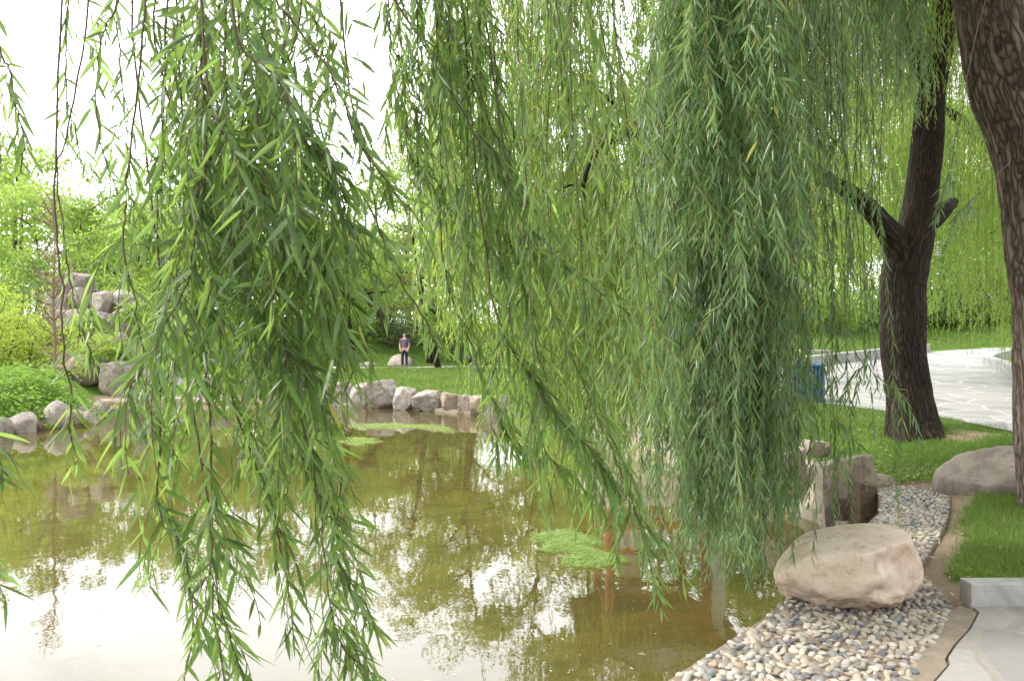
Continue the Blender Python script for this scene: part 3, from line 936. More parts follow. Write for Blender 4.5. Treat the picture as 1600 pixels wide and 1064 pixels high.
mb.build('lid', M['blue'], r, smooth=False, bevel=.008)
mb = MB(); mb.box((0, 0, .0), (w_ - .02, .42, .06))
mb.build('base', M['steel'], r, smooth=False)

bx, by = 7.75, 23.4
r = empty('stone_bench', (bx, by, gz(bx, by)), 'pale stone slab bench on the grass behind the back kerb', 'bench')
zt_ = 1.31 - gz(bx, by)
mb = MB(); mb.box((0, 0, zt_), (1.0, .42, .09)); mb.build('seat', M['slab'], r, smooth=False, bevel=.02)
for sx in (-.33, .33):
    mb = MB(); mb.box((sx, 0, (zt_ - .05) / 2 - .05), (.14, .34, zt_ + .0), taper=.9); mb.build('leg', M['slab'], r, smooth=False, bevel=.012)

lx, ly = 9.15, 20.0
c = W(1467, 391, ly)
r = empty('street_lamp', (9.05, ly, float(plane_z(9.05, ly))), 'park lamp with a pale louvred head beside the forked trunk', 'lamp')
top_ = c[2] - r.location[2]
mb = MB(); tube(mb, [(0, 0, 0), (0, 0, .5), (0, 0, .52), (0, 0, top_ + .25)], [.06, .06, .04, .035], 12); mb.build('post', M['steel'], r)
mb = MB(); tube(mb, catmull([(0, 0, top_ + .2), (.2, 0, top_ + .3), (c[0] - 9.05, 0, top_ + .28), (c[0] - 9.05, 0, top_ + .16)], 16), .02, 8); mb.build('arm', M['steel'], r)
ax_ = c[0] - 9.05
mb = MB()
for k_ in range(5):
    tube(mb, [(ax_, 0, top_ - .12 + k_ * .055), (ax_, 0, top_ - .10 + k_ * .055)], [.12 - .006 * k_, .10 - .006 * k_], 16)
tube(mb, [(ax_, 0, top_ + .14), (ax_, 0, top_ + .17), (ax_, 0, top_ + .2)], [.14, .08, .01], 16)
mb.build('louvres', M['white'], r)
mb = MB(); tube(mb, [(ax_, 0, top_ - .14), (ax_, 0, top_ - .13), (ax_, 0, top_ + .14)], [.02, .075, .075], 14)
mb.build('lens', plain('lamp_lens', (.45, .55, .75), .25, .05), r)


# pavilion: red columns on a pale platform, mostly behind the willow strands
def pavilion():
    x0, x1, y0, y1, z0 = 1.95, 3.85, 17.8, 20.4, .62
    cx, cy = (x0 + x1) / 2, (y0 + y1) / 2
    r = empty('pavilion', (cx, cy, z0), 'red columned pavilion with grey hipped roof behind the willow curtain', 'pavilion')
    mb = MB(); mb.box((0, 0, -.09), (x1 - x0 + .8, y1 - y0 + .7, .18)); mb.box((0, 0, -.65), (x1 - x0 + .66, y1 - y0 + .56, .94))
    mb.build('platform', M['white'], r, smooth=False, bevel=.015)
    for sx in (-1, 1):
        for sy in (-1, 1):
            p = np.array([sx * (x1 - x0) / 2, sy * (y1 - y0) / 2, 0])
            mb = MB(); tube(mb, [p, p + (0, 0, .1), p + (0, 0, 2.75)], [.10, .10, .09], 16)
            col = mb.build('column', M['red'], r)
            mb = MB(); tube(mb, [p + (0, 0, .0), p + (0, 0, .09), p + (0, 0, .12), p + (0, 0, .121)], [.17, .17, .125, .01], 16)
            mb.build('plinth', M['slab'], col)
    mb = MB(); mb.box((-.2, (y1 - y0) / 2 + .12, 1.35), (.5, .1, 2.7)); mb.build('wall_panel', M['white'], r, smooth=False)
    mb = MB(); mb.box(((x1 - x0) / 2 + .26, -(y1 - y0) / 2 + .15, 1.35), (.26, .26, 2.7)); mb.build('wall_panel', M['white'], r, smooth=False)
    mb = MB()
    for sy in (-1, 1):
        mb.box((0, sy * (y1 - y0) / 2, 2.62), (x1 - x0 + .5, .11, .2)); mb.box((0, sy * (y1 - y0) / 2, 2.28), (x1 - x0 - .2, .07, .09))
    for sx in (-1, 1):
        mb.box((sx * (x1 - x0) / 2, 0, 2.63), (.11, y1 - y0 + .5, .195)); mb.box((sx * (x1 - x0) / 2, 0, 2.28), (.07, y1 - y0 - .2, .09))
    mb.build('beam', M['red'], r, smooth=False)
    for a, b in (((-1, -1), (1, -1)), ((-1, 1), (1, 1)), ((-1, -1), (-1, 1))):
        p = np.array([a[0] * (x1 - x0) / 2, a[1] * (y1 - y0) / 2]); q = np.array([b[0] * (x1 - x0) / 2, b[1] * (y1 - y0) / 2])
        mid = (p + q) / 2; ln = np.linalg.norm(q - p) - .3; hz = a[0] != b[0]
        s = (lambda l, t, h: (l, t, h)) if hz else (lambda l, t, h: (t, l, h))
        mb = MB(); mb.box((mid[0], mid[1], .45), s(ln, .36, .06))
        for t in (-.42, .0, .42):
            o = np.array([t * ln, 0]) if hz else np.array([0, t * ln])
            mb.box((mid[0] + o[0], mid[1] + o[1], .21), s(.2, .24, .42))
        be = mb.build('bench', M['red'], r, smooth=False)
        mb = MB(); mb.box((mid[0], mid[1] + (-.15 if hz else 0), .92), s(ln, .05, .07))
        for t in np.linspace(-.46, .46, 8):
            o = np.array([t * ln, 0]) if hz else np.array([0, t * ln])
            mb.box((mid[0] + o[0], mid[1] + o[1] + (-.15 if hz else 0), .68), s(.085, .035, .42), mat=1)
        mb.build('balustrade', [M['red'], M['white']], be, smooth=False)
    # hipped roof with lifted corners
    hx, hy = (x1 - x0) / 2 + .65, (y1 - y0) / 2 + .65
    n = 24
    top = MB(); V = []
    for i in range(n + 1):
        for j in range(n + 1):
            u, v = i / n * 2 - 1, j / n * 2 - 1
            e = max(abs(u), abs(v)); corner = (abs(u) * abs(v)) ** 3
            V.append((u * hx, v * hy, 2.68 + 1.25 * (1 - e) ** 1.35 + .30 * corner + .02 * abs(sin(u * 30)) * (abs(v) > abs(u)) + .02 * abs(sin(v * 36)) * (abs(u) >= abs(v))))
    V = np.array(V); m = n + 1
    i, j = np.meshgrid(np.arange(n), np.arange(n), indexing='ij')
    q = np.stack([i * m + j, (i + 1) * m + j, (i + 1) * m + j + 1, i * m + j + 1], -1).reshape(-1, 4)
    top.add(V, q); top.add(V - np.array([0, 0, .09]), q[:, ::-1])
    ed = [(k, 0) for k in range(n)] + [(n, k) for k in range(n)] + [(n - k, n) for k in range(n)] + [(0, n - k) for k in range(n)]
    ids = np.array([a * m + b for a, b in ed])
    rim = np.vstack([V[ids], V[ids] - np.array([0, 0, .09])]); k = np.arange(len(ids)); L = len(ids)
    top.add(rim, np.stack([k, k + L, (k + 1) % L + L, (k + 1) % L], -1))
    ro = top.build('roof', M['tile'], r, smooth=False)
    mb = MB(); tube(mb, [(0, 0, 3.9), (0, 0, 4.0), (0, 0, 4.1), (0, 0, 4.25), (0, 0, 4.42), (0, 0, 4.5)], [.16, .2, .09, .14, .08, .01], 14)
    mb.build('finial', M['tile'], ro)
    mb = MB()
    for sx in (-1, 1):
        for sy in (-1, 1):
            tube(mb, [(sx * .15, sy * .15, 3.75), (sx * hx * .6, sy * hy * .6, 3.12), (sx * hx, sy * hy, 3.05), (sx * hx * 1.05, sy * hy * 1.05, 3.15)], [.06, .06, .05, .03], 8)
    mb.build('ridge', M['tile'], ro)
    # the panel bodies sit in the empty's space
    for o in [o for o in COL.objects if o.parent is not None and (o.parent is r or o.parent.parent is r)]:
        pass


pavilion()


# ------------------------------------------------------------------ the person on the far path
def skin_obj(name, verts, edges, radii, mat, parent=None, root=0, lv=1):
    me = bpy.data.meshes.new(name)
    me.from_pydata(verts, edges, [])
    me.materials.append(mat)
    o = bpy.data.objects.new(name, me)
    COL.objects.link(o)
    o.parent = parent
    s = o.modifiers.new('skin', 'SKIN')
    lay = me.skin_vertices[0] if me.skin_vertices else None
    if lay is None:
        bpy.context.view_layer.objects.active = o
        me.attributes.new('skin_dummy', 'FLOAT', 'POINT')
    for i, rr in enumerate(radii):
        sv = me.skin_vertices[0].data[i]
        sv.radius = rr if isinstance(rr, tuple) else (rr, rr)
        sv.use_root = i == root
    s.use_smooth_shade = True
    b = o.modifiers.new('smooth', 'SUBSURF')
    b.levels = b.render_levels = lv
    return o


def person():
    Y = 44.6
    x = (632 - 800) / F * Y
    z = gz(x, Y) + .055
    r = empty('person', (x, Y, z), 'person in a purple and white top and dark trousers standing on the far path', 'person')
    sk = plain('skin', (.50, .33, .25), .6, .05); navy = plain('navy_trousers', (.012, .015, .035), .8, .2, 20); top = plain('purple_white_top', (.13, .10, .15), .8, .7, 14)
    hair = plain('dark_hair', (.02, .015, .012), .5, .2); shoe = plain('dark_shoe', (.03, .03, .035), .6, .2); sole = M['white']
    V = [(0, 0, .93), (0, 0, 1.08), (0, 0, 1.25), (0, 0, 1.40), (0, -.005, 1.47), (0, -.01, 1.54), (0, -.02, 1.61), (0, -.01, 1.69)]
    E = [(i, i + 1) for i in range(7)]
    R = [(.145, .10), (.125, .09), (.15, .10), (.13, .085), (.055, .055), (.06, .07), (.075, .092), (.05, .06)]
    def add(p, par, rr):
        V.append(p); R.append(rr); E.append((par, len(V) - 1)); return len(V) - 1
    for s in (-1, 1):
        a = add((s * .17, 0, 1.39), 3, .052); a = add((s * .235, .02, 1.13), a, .042); a = add((s * .20, -.12, .93), a, .033)
        h = add((s * .185, -.16, .88), a, (.022, .034))
        for f, (dx, dy, ln) in enumerate(((-.027, .0, .062), (-.009, -.004, .075), (.009, -.004, .07), (.026, 0, .055))):
            k = add((s * .185 + dx * .8, -.175 + dy, .845), h, .009)
            k = add((s * .185 + dx, -.18 + dy, .845 - ln * .55), k, .008); add((s * .185 + dx * .9, -.168, .845 - ln), k, .007)
        k = add((s * .155, -.18, .875), h, .010); add((s * .145, -.19, .845), k, .008)
        l = add((s * .09, 0, .86), 0, .085); l = add((s * .10, -.015 * s, .48), l, .056); l = add((s * .105, .02, .10), l, .038); l = add((s * .11, .03, .05), l, .04); add((s * .125, -.12, .03), l, .034)
    skin_obj('body', V, E, R, sk, r)
    skin_obj('shirt', [(0, 0, .92), (0, 0, 1.08), (0, 0, 1.25), (0, 0, 1.41), (-.18, 0, 1.39), (.18, 0, 1.39), (-.225, .015, 1.2), (.225, .015, 1.2)], [(0, 1), (1, 2), (2, 3), (3, 4), (3, 5), (4, 6), (5, 7)], [(.17, .125), (.15, .11), (.17, .115), (.13, .095), .068, .068, .06, .06], top, r)
    skin_obj('trousers', [(0, 0, .96), (0, 0, .88), (-.09, 0, .82), (.09, 0, .82), (-.10, .015, .48), (.10, -.015, .48), (-.105, .02, .09), (.105, .02, .09)], [(0, 1), (1, 2), (1, 3), (2, 4), (3, 5), (4, 6), (5, 7)], [(.15, .11), (.15, .115), .10, .10, .075, .075, .062, .062], navy, r)
    for s in (-1, 1):
        skin_obj('shoe', [(s * .108, .05, .045), (s * .118, -.05, .04), (s * .128, -.15, .03)], [(0, 1), (1, 2)], [.045, .045, .036], shoe, r)
    skin_obj('hair', [(0, .05, 1.55), (0, .045, 1.66), (0, .0, 1.735), (0, -.05, 1.72)], [(0, 1), (1, 2), (2, 3)], [(.07, .05), (.085, .07), (.07, .05), (.05, .025)], hair, r)
    for s in (-1, 1):
        mb = MB(); v, f = ico(1); mb.add(v * .012 + np.array([s * .03, -.105, 1.625]), f)
        mb.build('eye', shoe, r)
    mb = MB(); v, f = ico(2); mb.add(v * np.array([.014, .02, .022]) + np.array([0, -.115, 1.595]), f); mb.build('nose', sk, r)
    mb = MB(); mb.add(v * np.array([.026, .01, .007]) + np.array([0, -.098, 1.557]), f); mb.build('mouth', plain('lips', (.35, .14, .12), .5, .05), r)


person()


# ------------------------------------------------------------------ willows
def trunk_rough(seed, amp=.05, ridges=17, twist=.8, flare=0.0):
    def f(ang, L, rad):
        h = amp * .8 * np.sin(ang * 3 + L * 1.3 + seed) + amp * .6 * np.sin(ang * 5 - L * 2.1 + seed * 2) + amp * .4 * np.sin(L * 4.5 + seed)
        rg = .022 * np.sin(ang * ridges + twist * np.sin(L * 3 + seed) + .6 * np.sin(L * 9 + ang * 2)) * np.ones_like(L)
        root = flare * np.exp(-np.maximum(L - .05, 0) / .22) * (.45 + .55 * np.cos(ang * 5 + seed)) if flare else 0
        return 1 + h + rg + root
    return f


def leafy_blob_points(c, r, n, rng, shell=.45):
    d = norm(rng.normal(0, 1, (n, 3)))
    rr = (shell + (1 - shell) * rng.random(n)) ** .6
    return c + d * rr[:, None] * r, d


def crown_leaves(LV, centers, radii, per, L, Wd, rng, tint=(0, 1), up=.35, bend=.2):
    for c, r in zip(centers, radii):
        n = int(per * rng.uniform(.7, 1.3))
        P, d = leafy_blob_points(c, r * np.array([1, 1, .72]), n, rng)
        D = norm(d * .7 + rng.normal(0, .6, (n, 3)) + DOWN * .25)
        S = rng.normal(0, 1, (n, 3))
        S[:, 2] *= up
        k = np.clip(rng.uniform(*tint, n) + rng.normal(0, .15), 0, 1)
        LV.add(P, D, S, L * rng.uniform(.6, 1.3, n), Wd * rng.uniform(.7, 1.2, n), k, bend)


class Willow:
    """one weeping willow: a trunk with limbs, and a crown of hanging shoots"""
    def __init__(self, name, label, base, leaf, templ, bark, group=None, twig='twig'):
        self.base = np.array(base, float)
        self.root = empty(name, base, label, 'tree', group)
        self.trunk, self.crown, self.LV = MB(), MB(), Leaves()
        self.leaf, self.templ, self.bark, self.twig = leaf, templ, bark, twig

    def limb(self, pts, rad, n=40, sides=16, seed=1.0, amp=.05, ridges=9, flare=0.0):
        P = catmull(pts, n)
        r = np.interp(np.linspace(0, 1, n), np.linspace(0, 1, len(rad)), rad)
        for k in range(n):
            P[k] += (.08 if flare else .22) * r[k] * np.array(mnoise.noise_vector(Vector(P[k] * 1.6) + Vector((seed * 7, 0, 0)))) + (.03 if flare else .10) * r[k] * np.array(mnoise.noise_vector(Vector(P[k] * 5)))
        tube(self.trunk, P, r, sides, 0, .5, trunk_rough(seed, amp, ridges, .8, flare))

    def twigs(self, pts, r0=.004, r1=.0012, mat=1, sides=3):
        tubes_batch(self.crown, pts, r0, r1, sides, mat)

    def finish(self):
        if self.trunk.v:
            self.trunk.build('trunk', M[self.bark], self.root).matrix_parent_inverse = self.root.matrix_world.inverted()
            self.root.children[0].location = (0, 0, 0)
        self.LV.into(self.crown, self.templ, 0)
        self.crown.build('crown', [M[self.leaf], M[self.twig], M['twig_yellow']], self.root)
        bpy.context.view_layer.update()
        for ch in self.root.children:
            ch.matrix_parent_inverse.identity()
            ch.location = -self.base


def spray(wl, guide, nside, side_len, leaf_len, leaf_w, spacing, rng, r0=.006, side_from=.05, wind=(.03, 0, 0), own=.35, grav=.30, out=.9, tint=(.05, .95), side_n=9, droop=.45, spread=.6, twist=.7, r1=.0015, sub=0, yj=.5, chaos=.12):
    """a drooping branch along guide points with side shoots, all leafy"""
    P = catmull(guide, 44)
    P = P + np.cumsum(rng.normal(0, .003, P.shape), 0)
    tubes_batch(wl.crown, P[None], r0, r1, 5, 1)
    leaves_on(wl.LV, P[None], spacing * 1.1, leaf_len, leaf_w, rng, start=own, spread=spread, droop=droop, tint=tint, twist=twist, chaos=chaos)
    if not nside:
        return
    t = np.sort(rng.uniform(side_from, 1, nside))
    x = t * 43
    i = np.minimum(x.astype(int), 42)
    st = P[i] + (P[i + 1] - P[i]) * (x - i)[:, None]
    T = norm(P[i + 1] - P[i])
    ph = rng.uniform(0, 2 * pi, nside)
    R = np.stack([np.cos(ph), np.sin(ph) * yj, rng.uniform(-.2, .35, nside)], -1)
    ln = side_len * rng.uniform(.35, 1.25, nside) * (1.1 - .5 * t)
    sp = grow(st, T * .6 + R * out, ln, side_n, grav, .07, wind, rng)
    tubes_batch(wl.crown, sp, r0 * .38, .0009, 3, 1)
    leaves_on(wl.LV, sp, spacing, leaf_len, leaf_w, rng, start=.04, spread=spread, droop=droop, tint=tint, twist=twist, chaos=chaos)


def guide(*pts):
    return np.array([W(*p) for p in pts])


# the foreground willow: its trunk stands behind the camera, its boughs reach over the view
wa = Willow('willow_tree', 'foreground willow with large long leaves hanging down close over the pond, trunk out of view', (2.0, -1.2, 0), 'leaf_near', 'near', 'bark')
wa.limb([(2.0, -1.2, -.2), (1.95, -1.15, 1.0), (1.7, -1.0, 2.2), (1.2, -.4, 3.4), (.4, .6, 4.2), (-.4, 1.7, 4.4), (-1.2, 2.6, 4.2)], [.42, .36, .33, .24, .15, .09, .04], 70, 28, 1, .06)
wa.limb([(1.7, -1.0, 2.2), (1.8, -.2, 3.6), (1.3, 1.2, 4.8), (.5, 2.6, 5.0), (-.3, 3.6, 4.5)], [.25, .2, .13, .07, .03], 40, 14, 2)
wa.limb([(1.7, -1.0, 2.3), (2.3, -2.0, 4.2), (2.9, -3.0, 6.0)], [.28, .2, .08], 30, 14, 3)
r1_ = np.random.default_rng(101)
NEARB = [
    # px, py, depth along each bough; side shoots; their length
    (guide((300, -330, 2.3), (318, -60, 2.15), (320, 120, 2.1), (322, 270, 2.05), (312, 360, 2.0), (296, 470, 2.0), (258, 560, 1.95), (228, 640, 1.9)), 30, .42),
    (guide((330, -340, 2.4), (345, -60, 2.3), (352, 180, 2.25), (378, 380, 2.2), (430, 500, 2.15), (470, 640, 2.1), (500, 790, 2.05), (522, 960, 2.0), (560, 1030, 2.0)), 34, .40),
    (guide((250, -330, 2.6), (246, -60, 2.5), (238, 90, 2.45), (268, 230, 2.4), (310, 335, 2.3), (330, 450, 2.25)), 18, .40),
    (guide((390, -330, 2.3), (415, -40, 2.2), (455, 40, 2.15), (505, 110, 2.1), (540, 200, 2.05), (580, 270, 2.0), (625, 335, 2.0)), 24, .30),
    (guide((350, -320, 2.1), (370, 40, 2.0), (430, 120, 1.95), (480, 210, 1.9), (540, 300, 1.9), (560, 390, 1.9)), 30, .36),
    (guide((300, -300, 2.0), (330, 120, 1.95), (400, 260, 1.9), (440, 380, 1.9), (430, 480, 1.9), (450, 560, 1.9)), 30, .40),
    (guide((310, -300, 2.4), (310, 200, 2.3), (306, 440, 2.2), (325, 620, 2.1), (332, 800, 2.05), (328, 950, 2.0), (352, 1100, 2.0)), 40, .32),
    (guide((280, -250, 2.5), (250, 200, 2.35), (245, 480, 2.25), (242, 640, 2.2), (240, 795, 2.2), (282, 870, 2.15), (292, 960, 2.1), (285, 1090, 2.1)), 22, .24),
    (guide((360, -250, 2.5), (330, 300, 2.4), (290, 560, 2.3), (310, 720, 2.2), (325, 830, 2.15), (335, 960, 2.1), (380, 1090, 2.1)), 34, .28),
    (guide((420, -250, 2.6), (410, 300, 2.5), (440, 520, 2.4), (490, 640, 2.35), (535, 730, 2.3), (528, 850, 2.3), (560, 920, 2.3), (585, 980, 2.3)), 26, .28),
    (guide((380, -250, 2.5), (360, 350, 2.4), (350, 560, 2.3), (390, 700, 2.25), (430, 800, 2.2), (450, 900, 2.2), (470, 1000, 2.2)), 30, .28),
    (guide((210, -250, 3.0), (182, 0, 2.9), (194, 180, 2.85), (202, 300, 2.8)), 12, .30),
    (guide((150, -250, 3.1), (110, -20, 3.0), (105, 80, 3.0), (120, 180, 3.0), (135, 260, 3.0)), 10, .30),
    (guide((180, -250, 2.8), (130, 150, 2.7), (105, 270, 2.6), (120, 400, 2.55), (150, 520, 2.5), (160, 590, 2.5)), 4, .16),
    (guide((240, -250, 2.4), (210, 200, 2.3), (190, 360, 2.2), (215, 470, 2.15), (230, 560, 2.1)), 12, .30),
    (guide((120, -200, 2.6), (100, 250, 2.4), (112, 480, 2.3), (128, 600, 2.3), (140, 690, 2.3), (152, 740, 2.3)), 3, .12),
    (guide((-20, -200, 2.2), (-8, 40, 2.1), (8, 130, 2.1), (25, 230, 2.1), (25, 310, 2.1)), 9, .18),
    (guide((-60, -200, 2.0), (-40, 400, 1.9), (-25, 620, 1.9), (-5, 700, 1.9), (14, 750, 1.9)), 4, .14),
    (guide((-90, -100, 2.3), (-60, 700, 2.1), (-25, 870, 2.0), (-5, 930, 2.0)), 4, .14),
    (guide((440, -250, 2.4), (440, 60, 2.3), (400, 180, 2.2), (440, 300, 2.1), (500, 400, 2.1), (520, 470, 2.1)), 26, .36),
    (guide((270, -250, 2.6), (290, 250, 2.45), (350, 420, 2.35), (420, 560, 2.3), (450, 680, 2.25), (500, 800, 2.2)), 26, .34),
    (guide((200, -200, 2.7), (230, 300, 2.55), (270, 440, 2.45), (330, 560, 2.4), (380, 680, 2.35), (400, 760, 2.3)), 24, .32),
    (guide((520, -260, 2.5), (530, 60, 2.4), (560, 260, 2.3), (590, 400, 2.25), (625, 500, 2.2), (648, 548, 2.2)), 6, .14),
    (guide((330, -300, 2.8), (290, -20, 2.7), (285, 120, 2.6), (330, 220, 2.6), (385, 300, 2.55)), 16, .38),
    (guide((400, -300, 2.6), (395, -40, 2.5), (400, 100, 2.4), (350, 200, 2.35), (340, 320, 2.3)), 30, .38),
    (guide((230, -300, 2.5), (190, -40, 2.45), (160, 60, 2.4), (165, 200, 2.4), (190, 320, 2.35)), 9, .30),
    (guide((460, -300, 2.5), (470, 0, 2.4), (430, 160, 2.3), (470, 320, 2.2), (470, 430, 2.15), (520, 520, 2.1)), 28, .36),
    (guide((480, -250, 2.7), (500, -30, 2.6), (505, 70, 2.6), (525, 160, 2.55)), 12, .22),
]
for gd, ns, sl in NEARB:
    bare = .5 if ns <= 6 else .14
    spray(wa, gd, int(ns * (1.75 if sl > .35 else 1.3 if sl > .33 else .62)), sl, .075, .0053, .024, r1_, r0=.0036, side_from=.4 if ns <= 6 else .10 if sl > .27 else .30, wind=(.05, 0, 0), own=bare, tint=(.0, 1.0), twist=1.0, spread=.8, droop=.32, chaos=.18)
# the leaning bough between the two curtains
MIDB = [
    (guide((560, -260, 3.2), (600, -40, 3.1), (650, 60, 3.05), (720, 170, 3.0), (765, 265, 3.0), (805, 340, 2.95), (850, 480, 2.9), (905, 620, 2.85), (955, 745, 2.8), (1000, 850, 2.8)), 40, .46),
    (guide((620, -260, 3.3), (655, -50, 3.2), (730, 110, 3.15), (775, 230, 3.1), (810, 330, 3.1), (840, 430, 3.05)), 44, .42),
    (guide((660, -260, 3.4), (700, -60, 3.3), (735, 60, 3.3), (755, 200, 3.25), (785, 420, 3.2), (812, 560, 3.1), (850, 690, 3.1), (880, 740, 3.1)), 46, .40),
    (guide((600, -250, 3.3), (610, 20, 3.2), (635, 110, 3.2), (640, 200, 3.2), (680, 280, 3.1)), 34, .34),
    (guide((740, -100, 3.3), (800, 330, 3.0), (850, 390, 2.9), (905, 430, 2.85), (960, 470, 2.8), (985, 490, 2.8)), 14, .20),
    (guide((720, 0, 3.2), (760, 420, 3.0), (800, 560, 2.9), (850, 640, 2.85), (905, 700, 2.8), (950, 770, 2.8)), 40, .30),
    (guide((700, -50, 3.5), (690, 330, 3.3), (705, 450, 3.2), (745, 560, 3.2), (785, 640, 3.1), (800, 690, 3.1)), 30, .24),
    (guide((760, -100, 3.4), (790, 300, 3.2), (830, 470, 3.1), (860, 600, 3.0), (890, 690, 3.0), (930, 740, 3.0)), 36, .32),
]
for gd, ns, sl in MIDB:
    spray(wa, gd, int(ns * .85), sl, .076, .0054, .024, r1_, r0=.0040, side_from=.10, wind=(.07, 0, 0), own=.25, tint=(.05, 1.0))
def canopy(wl, centers, r, per, rng, L=.11, Wd=.011):
    cs = np.array(centers, float)
    crown_leaves(wl.LV, np.repeat(cs, 3, 0) + rng.normal(0, .55 * r, (len(cs) * 3, 3)) * np.array([1, 1, .5]), np.full(len(cs) * 3, r * .75), per, L, Wd, rng)


def curtain(wl, n, prof_end, xr, yr, top, leaf_len, leaf_w, spacing, rng, wind=(0, 0, 0), r0=.004, sub=.0, tint=(.1, .9), zj=.4, grav=.5, top_fn=None, droop=.55, spread=.55, gap=None, subn=0, sublen=.5, yel=.25, jit=60, tj=.35, tiptaper=.35, bunch=0, bs=13):
    """n shoots hanging from the boughs above; prof_end(px) is the picture height their tips reach"""
    px = rng.uniform(xr[0], xr[1], n)
    Y = rng.uniform(yr[0], yr[1], n)
    if bunch:
        b_ = rng.integers(0, bunch, n)
        px = rng.uniform(xr[0], xr[1], bunch)[b_] + rng.normal(0, bs, n)
        Y = rng.uniform(yr[0], yr[1], bunch)[b_] + rng.normal(0, .12, n)
        px = np.clip(px, xr[0], xr[1])
    X = (px - 800) / F * Y
    tp = top(px) if callable(top) else np.full(n, top)
    z1 = EYE - (tp - 532) / F * Y + np.abs(rng.normal(0, tj, n))
    pe = prof_end(px) - np.abs(rng.normal(0, jit, n))
    z0 = EYE - (pe - 532) / F * Y
    ln = np.maximum(z1 - z0, .25)
    if gap is not None:
        keep = ~gap(px, rng)
        X, Y, z1, ln = X[keep], Y[keep], z1[keep], ln[keep]
    st = np.stack([X, Y, z1], -1)
    dr = np.stack([rng.normal(0, .5, len(X)), rng.normal(0, .3, len(X)), -np.ones(len(X))], -1)
    sp = grow(st, dr, ln, 14, grav, .06, wind, rng)
    half = rng.random(len(sp)) < yel
    for sel, mt in ((half, 2), (~half, 1)):
        if sel.any():
            tubes_batch(wl.crown, sp[sel], r0, .0012, 3, mt)
    leaves_on(wl.LV, sp, spacing, leaf_len, leaf_w, rng, spread=spread, droop=droop, tint=tint, tiptaper=tiptaper)
    if subn:
        S = len(sp)
        k = rng.integers(0, S, subn)
        t = rng.uniform(.05, .92, subn) * 14
        i = t.astype(int)
        s0 = sp[k, i] + (sp[k, i + 1] - sp[k, i]) * (t - i)[:, None]
        ph = rng.uniform(0, 2 * pi, subn)
        d0 = np.stack([np.cos(ph), np.sin(ph), rng.uniform(-.6, .1, subn)], -1)
        s2 = grow(s0, d0, sublen * rng.uniform(.4, 1.2, subn), 7, .42, .08, wind, rng)
        tubes_batch(wl.crown, s2, r0 * .5, .0009, 3, 2)
        leaves_on(wl.LV, s2, spacing, leaf_len, leaf_w, rng, spread=spread, droop=droop, tint=tint, tiptaper=tiptaper)
    return sp


def prof(*kv):
    xs, ys = zip(*kv)
    return lambda p: np.interp(p, xs, ys)


curtain(wa, 25, prof((610, 300), (650, 380), (690, 560), (740, 600), (800, 690), (860, 760), (900, 790), (940, 760), (960, 700)), (625, 950), (2.95, 3.5), -150, .076, .0054, .024, r1_, wind=(.035, 0, 0), r0=.0035, subn=210, sublen=.30, tint=(.0, 1), jit=90, bunch=12, bs=13, spread=.75)
canopy(wa, [(-1.6, 2.2, 4.7), (-.4, 1.6, 5.0), (.8, 1.6, 5.2), (2, .6, 5.6), (2.6, -1, 6.2), (1.2, -.6, 6), (-.2, .2, 5.4), (.4, 2.8, 5.5), (-1.0, 3.0, 5.0)], 1.0, 420, r1_)
wa.finish()





# willow at the right edge, whose long curtain of silvery leaves hangs right of the middle
r2_ = np.random.default_rng(202)
Yr = 8.3
cb = W(1662, 770, Yr)
wb = Willow('willow_tree', 'willow with thick ridged trunk at the right edge and dense silvery curtain', (cb[0], cb[1], gz(cb[0], cb[1]) - .05), 'leaf_silver', 'mid', 'bark', 'willows on the right bank')
pts = [W(1664, 800, Yr), W(1656, 720, Yr), W(1650, 600, Yr), W(1643, 500, Yr), W(1629, 350, Yr), W(1610, 220, Yr), W(1582, 130, Yr), W(1556, 50, Yr - .05), W(1532, -60, Yr - .1), W(1480, -260, Yr - .3), W(1400, -420, Yr - .9), W(1280, -480, Yr - 1.8), W(1100, -470, Yr - 2.8)]
wb.limb(pts, [.37, .35, .34, .335, .335, .345, .36, .32, .28, .24, .17, .10, .04], 190, 56, 2.2, .035, 19, .04)
wb.limb([W(1640, 240, Yr), W(1660, 120, Yr + .05), W(1672, -20, Yr + .1), W(1690, -300, Yr + .2), W(1700, -600, Yr + .4)], [.26, .24, .22, .17, .06], 60, 30, 4.1, .04, 13)
wb.limb([W(1556, 60, Yr), W(1480, -300, Yr - 1.0), W(1330, -500, Yr - 2.2), W(1250, -540, Yr - 3.4)], [.2, .14, .08, .03], 40, 12, 5)
wb.limb([W(1500, -200, Yr - .2), W(1440, -500, Yr + 1.0), W(1340, -700, Yr + 1.5)], [.2, .12, .04], 30, 12, 6)
pc = prof((1035, 560), (1050, 660), (1075, 760), (1100, 880), (1130, 910), (1165, 930), (1200, 915), (1216, 860), (1230, 700), (1250, 560), (1280, 640), (1300, 620), (1330, 690), (1350, 700), (1375, 640), (1400, 440), (1440, 330))
curtain(wb, 140, pc, (1070, 1226), (4.7, 6.4), -130, .086, .0060, .025, r2_, r0=.004, subn=820, sublen=.45, tint=(.0, .85), jit=85, spread=.65, bunch=17, bs=9)
curtain(wb, 95, pc, (1080, 1215), (5.0, 6.6), 330, .086, .0060, .025, r2_, r0=.003, subn=360, sublen=.38, tint=(.0, .7), jit=80, spread=.7, bunch=13, bs=9, tj=.3)
curtain(wb, 22, prof((1270, 440), (1300, 560), (1330, 660), (1350, 660)), (1276, 1332), (5.3, 6.2), -100, .080, .0058, .028, r2_, wind=(0, 0, 0), subn=36, sublen=.22, tint=(.0, .8), jit=80, bunch=6, bs=6)
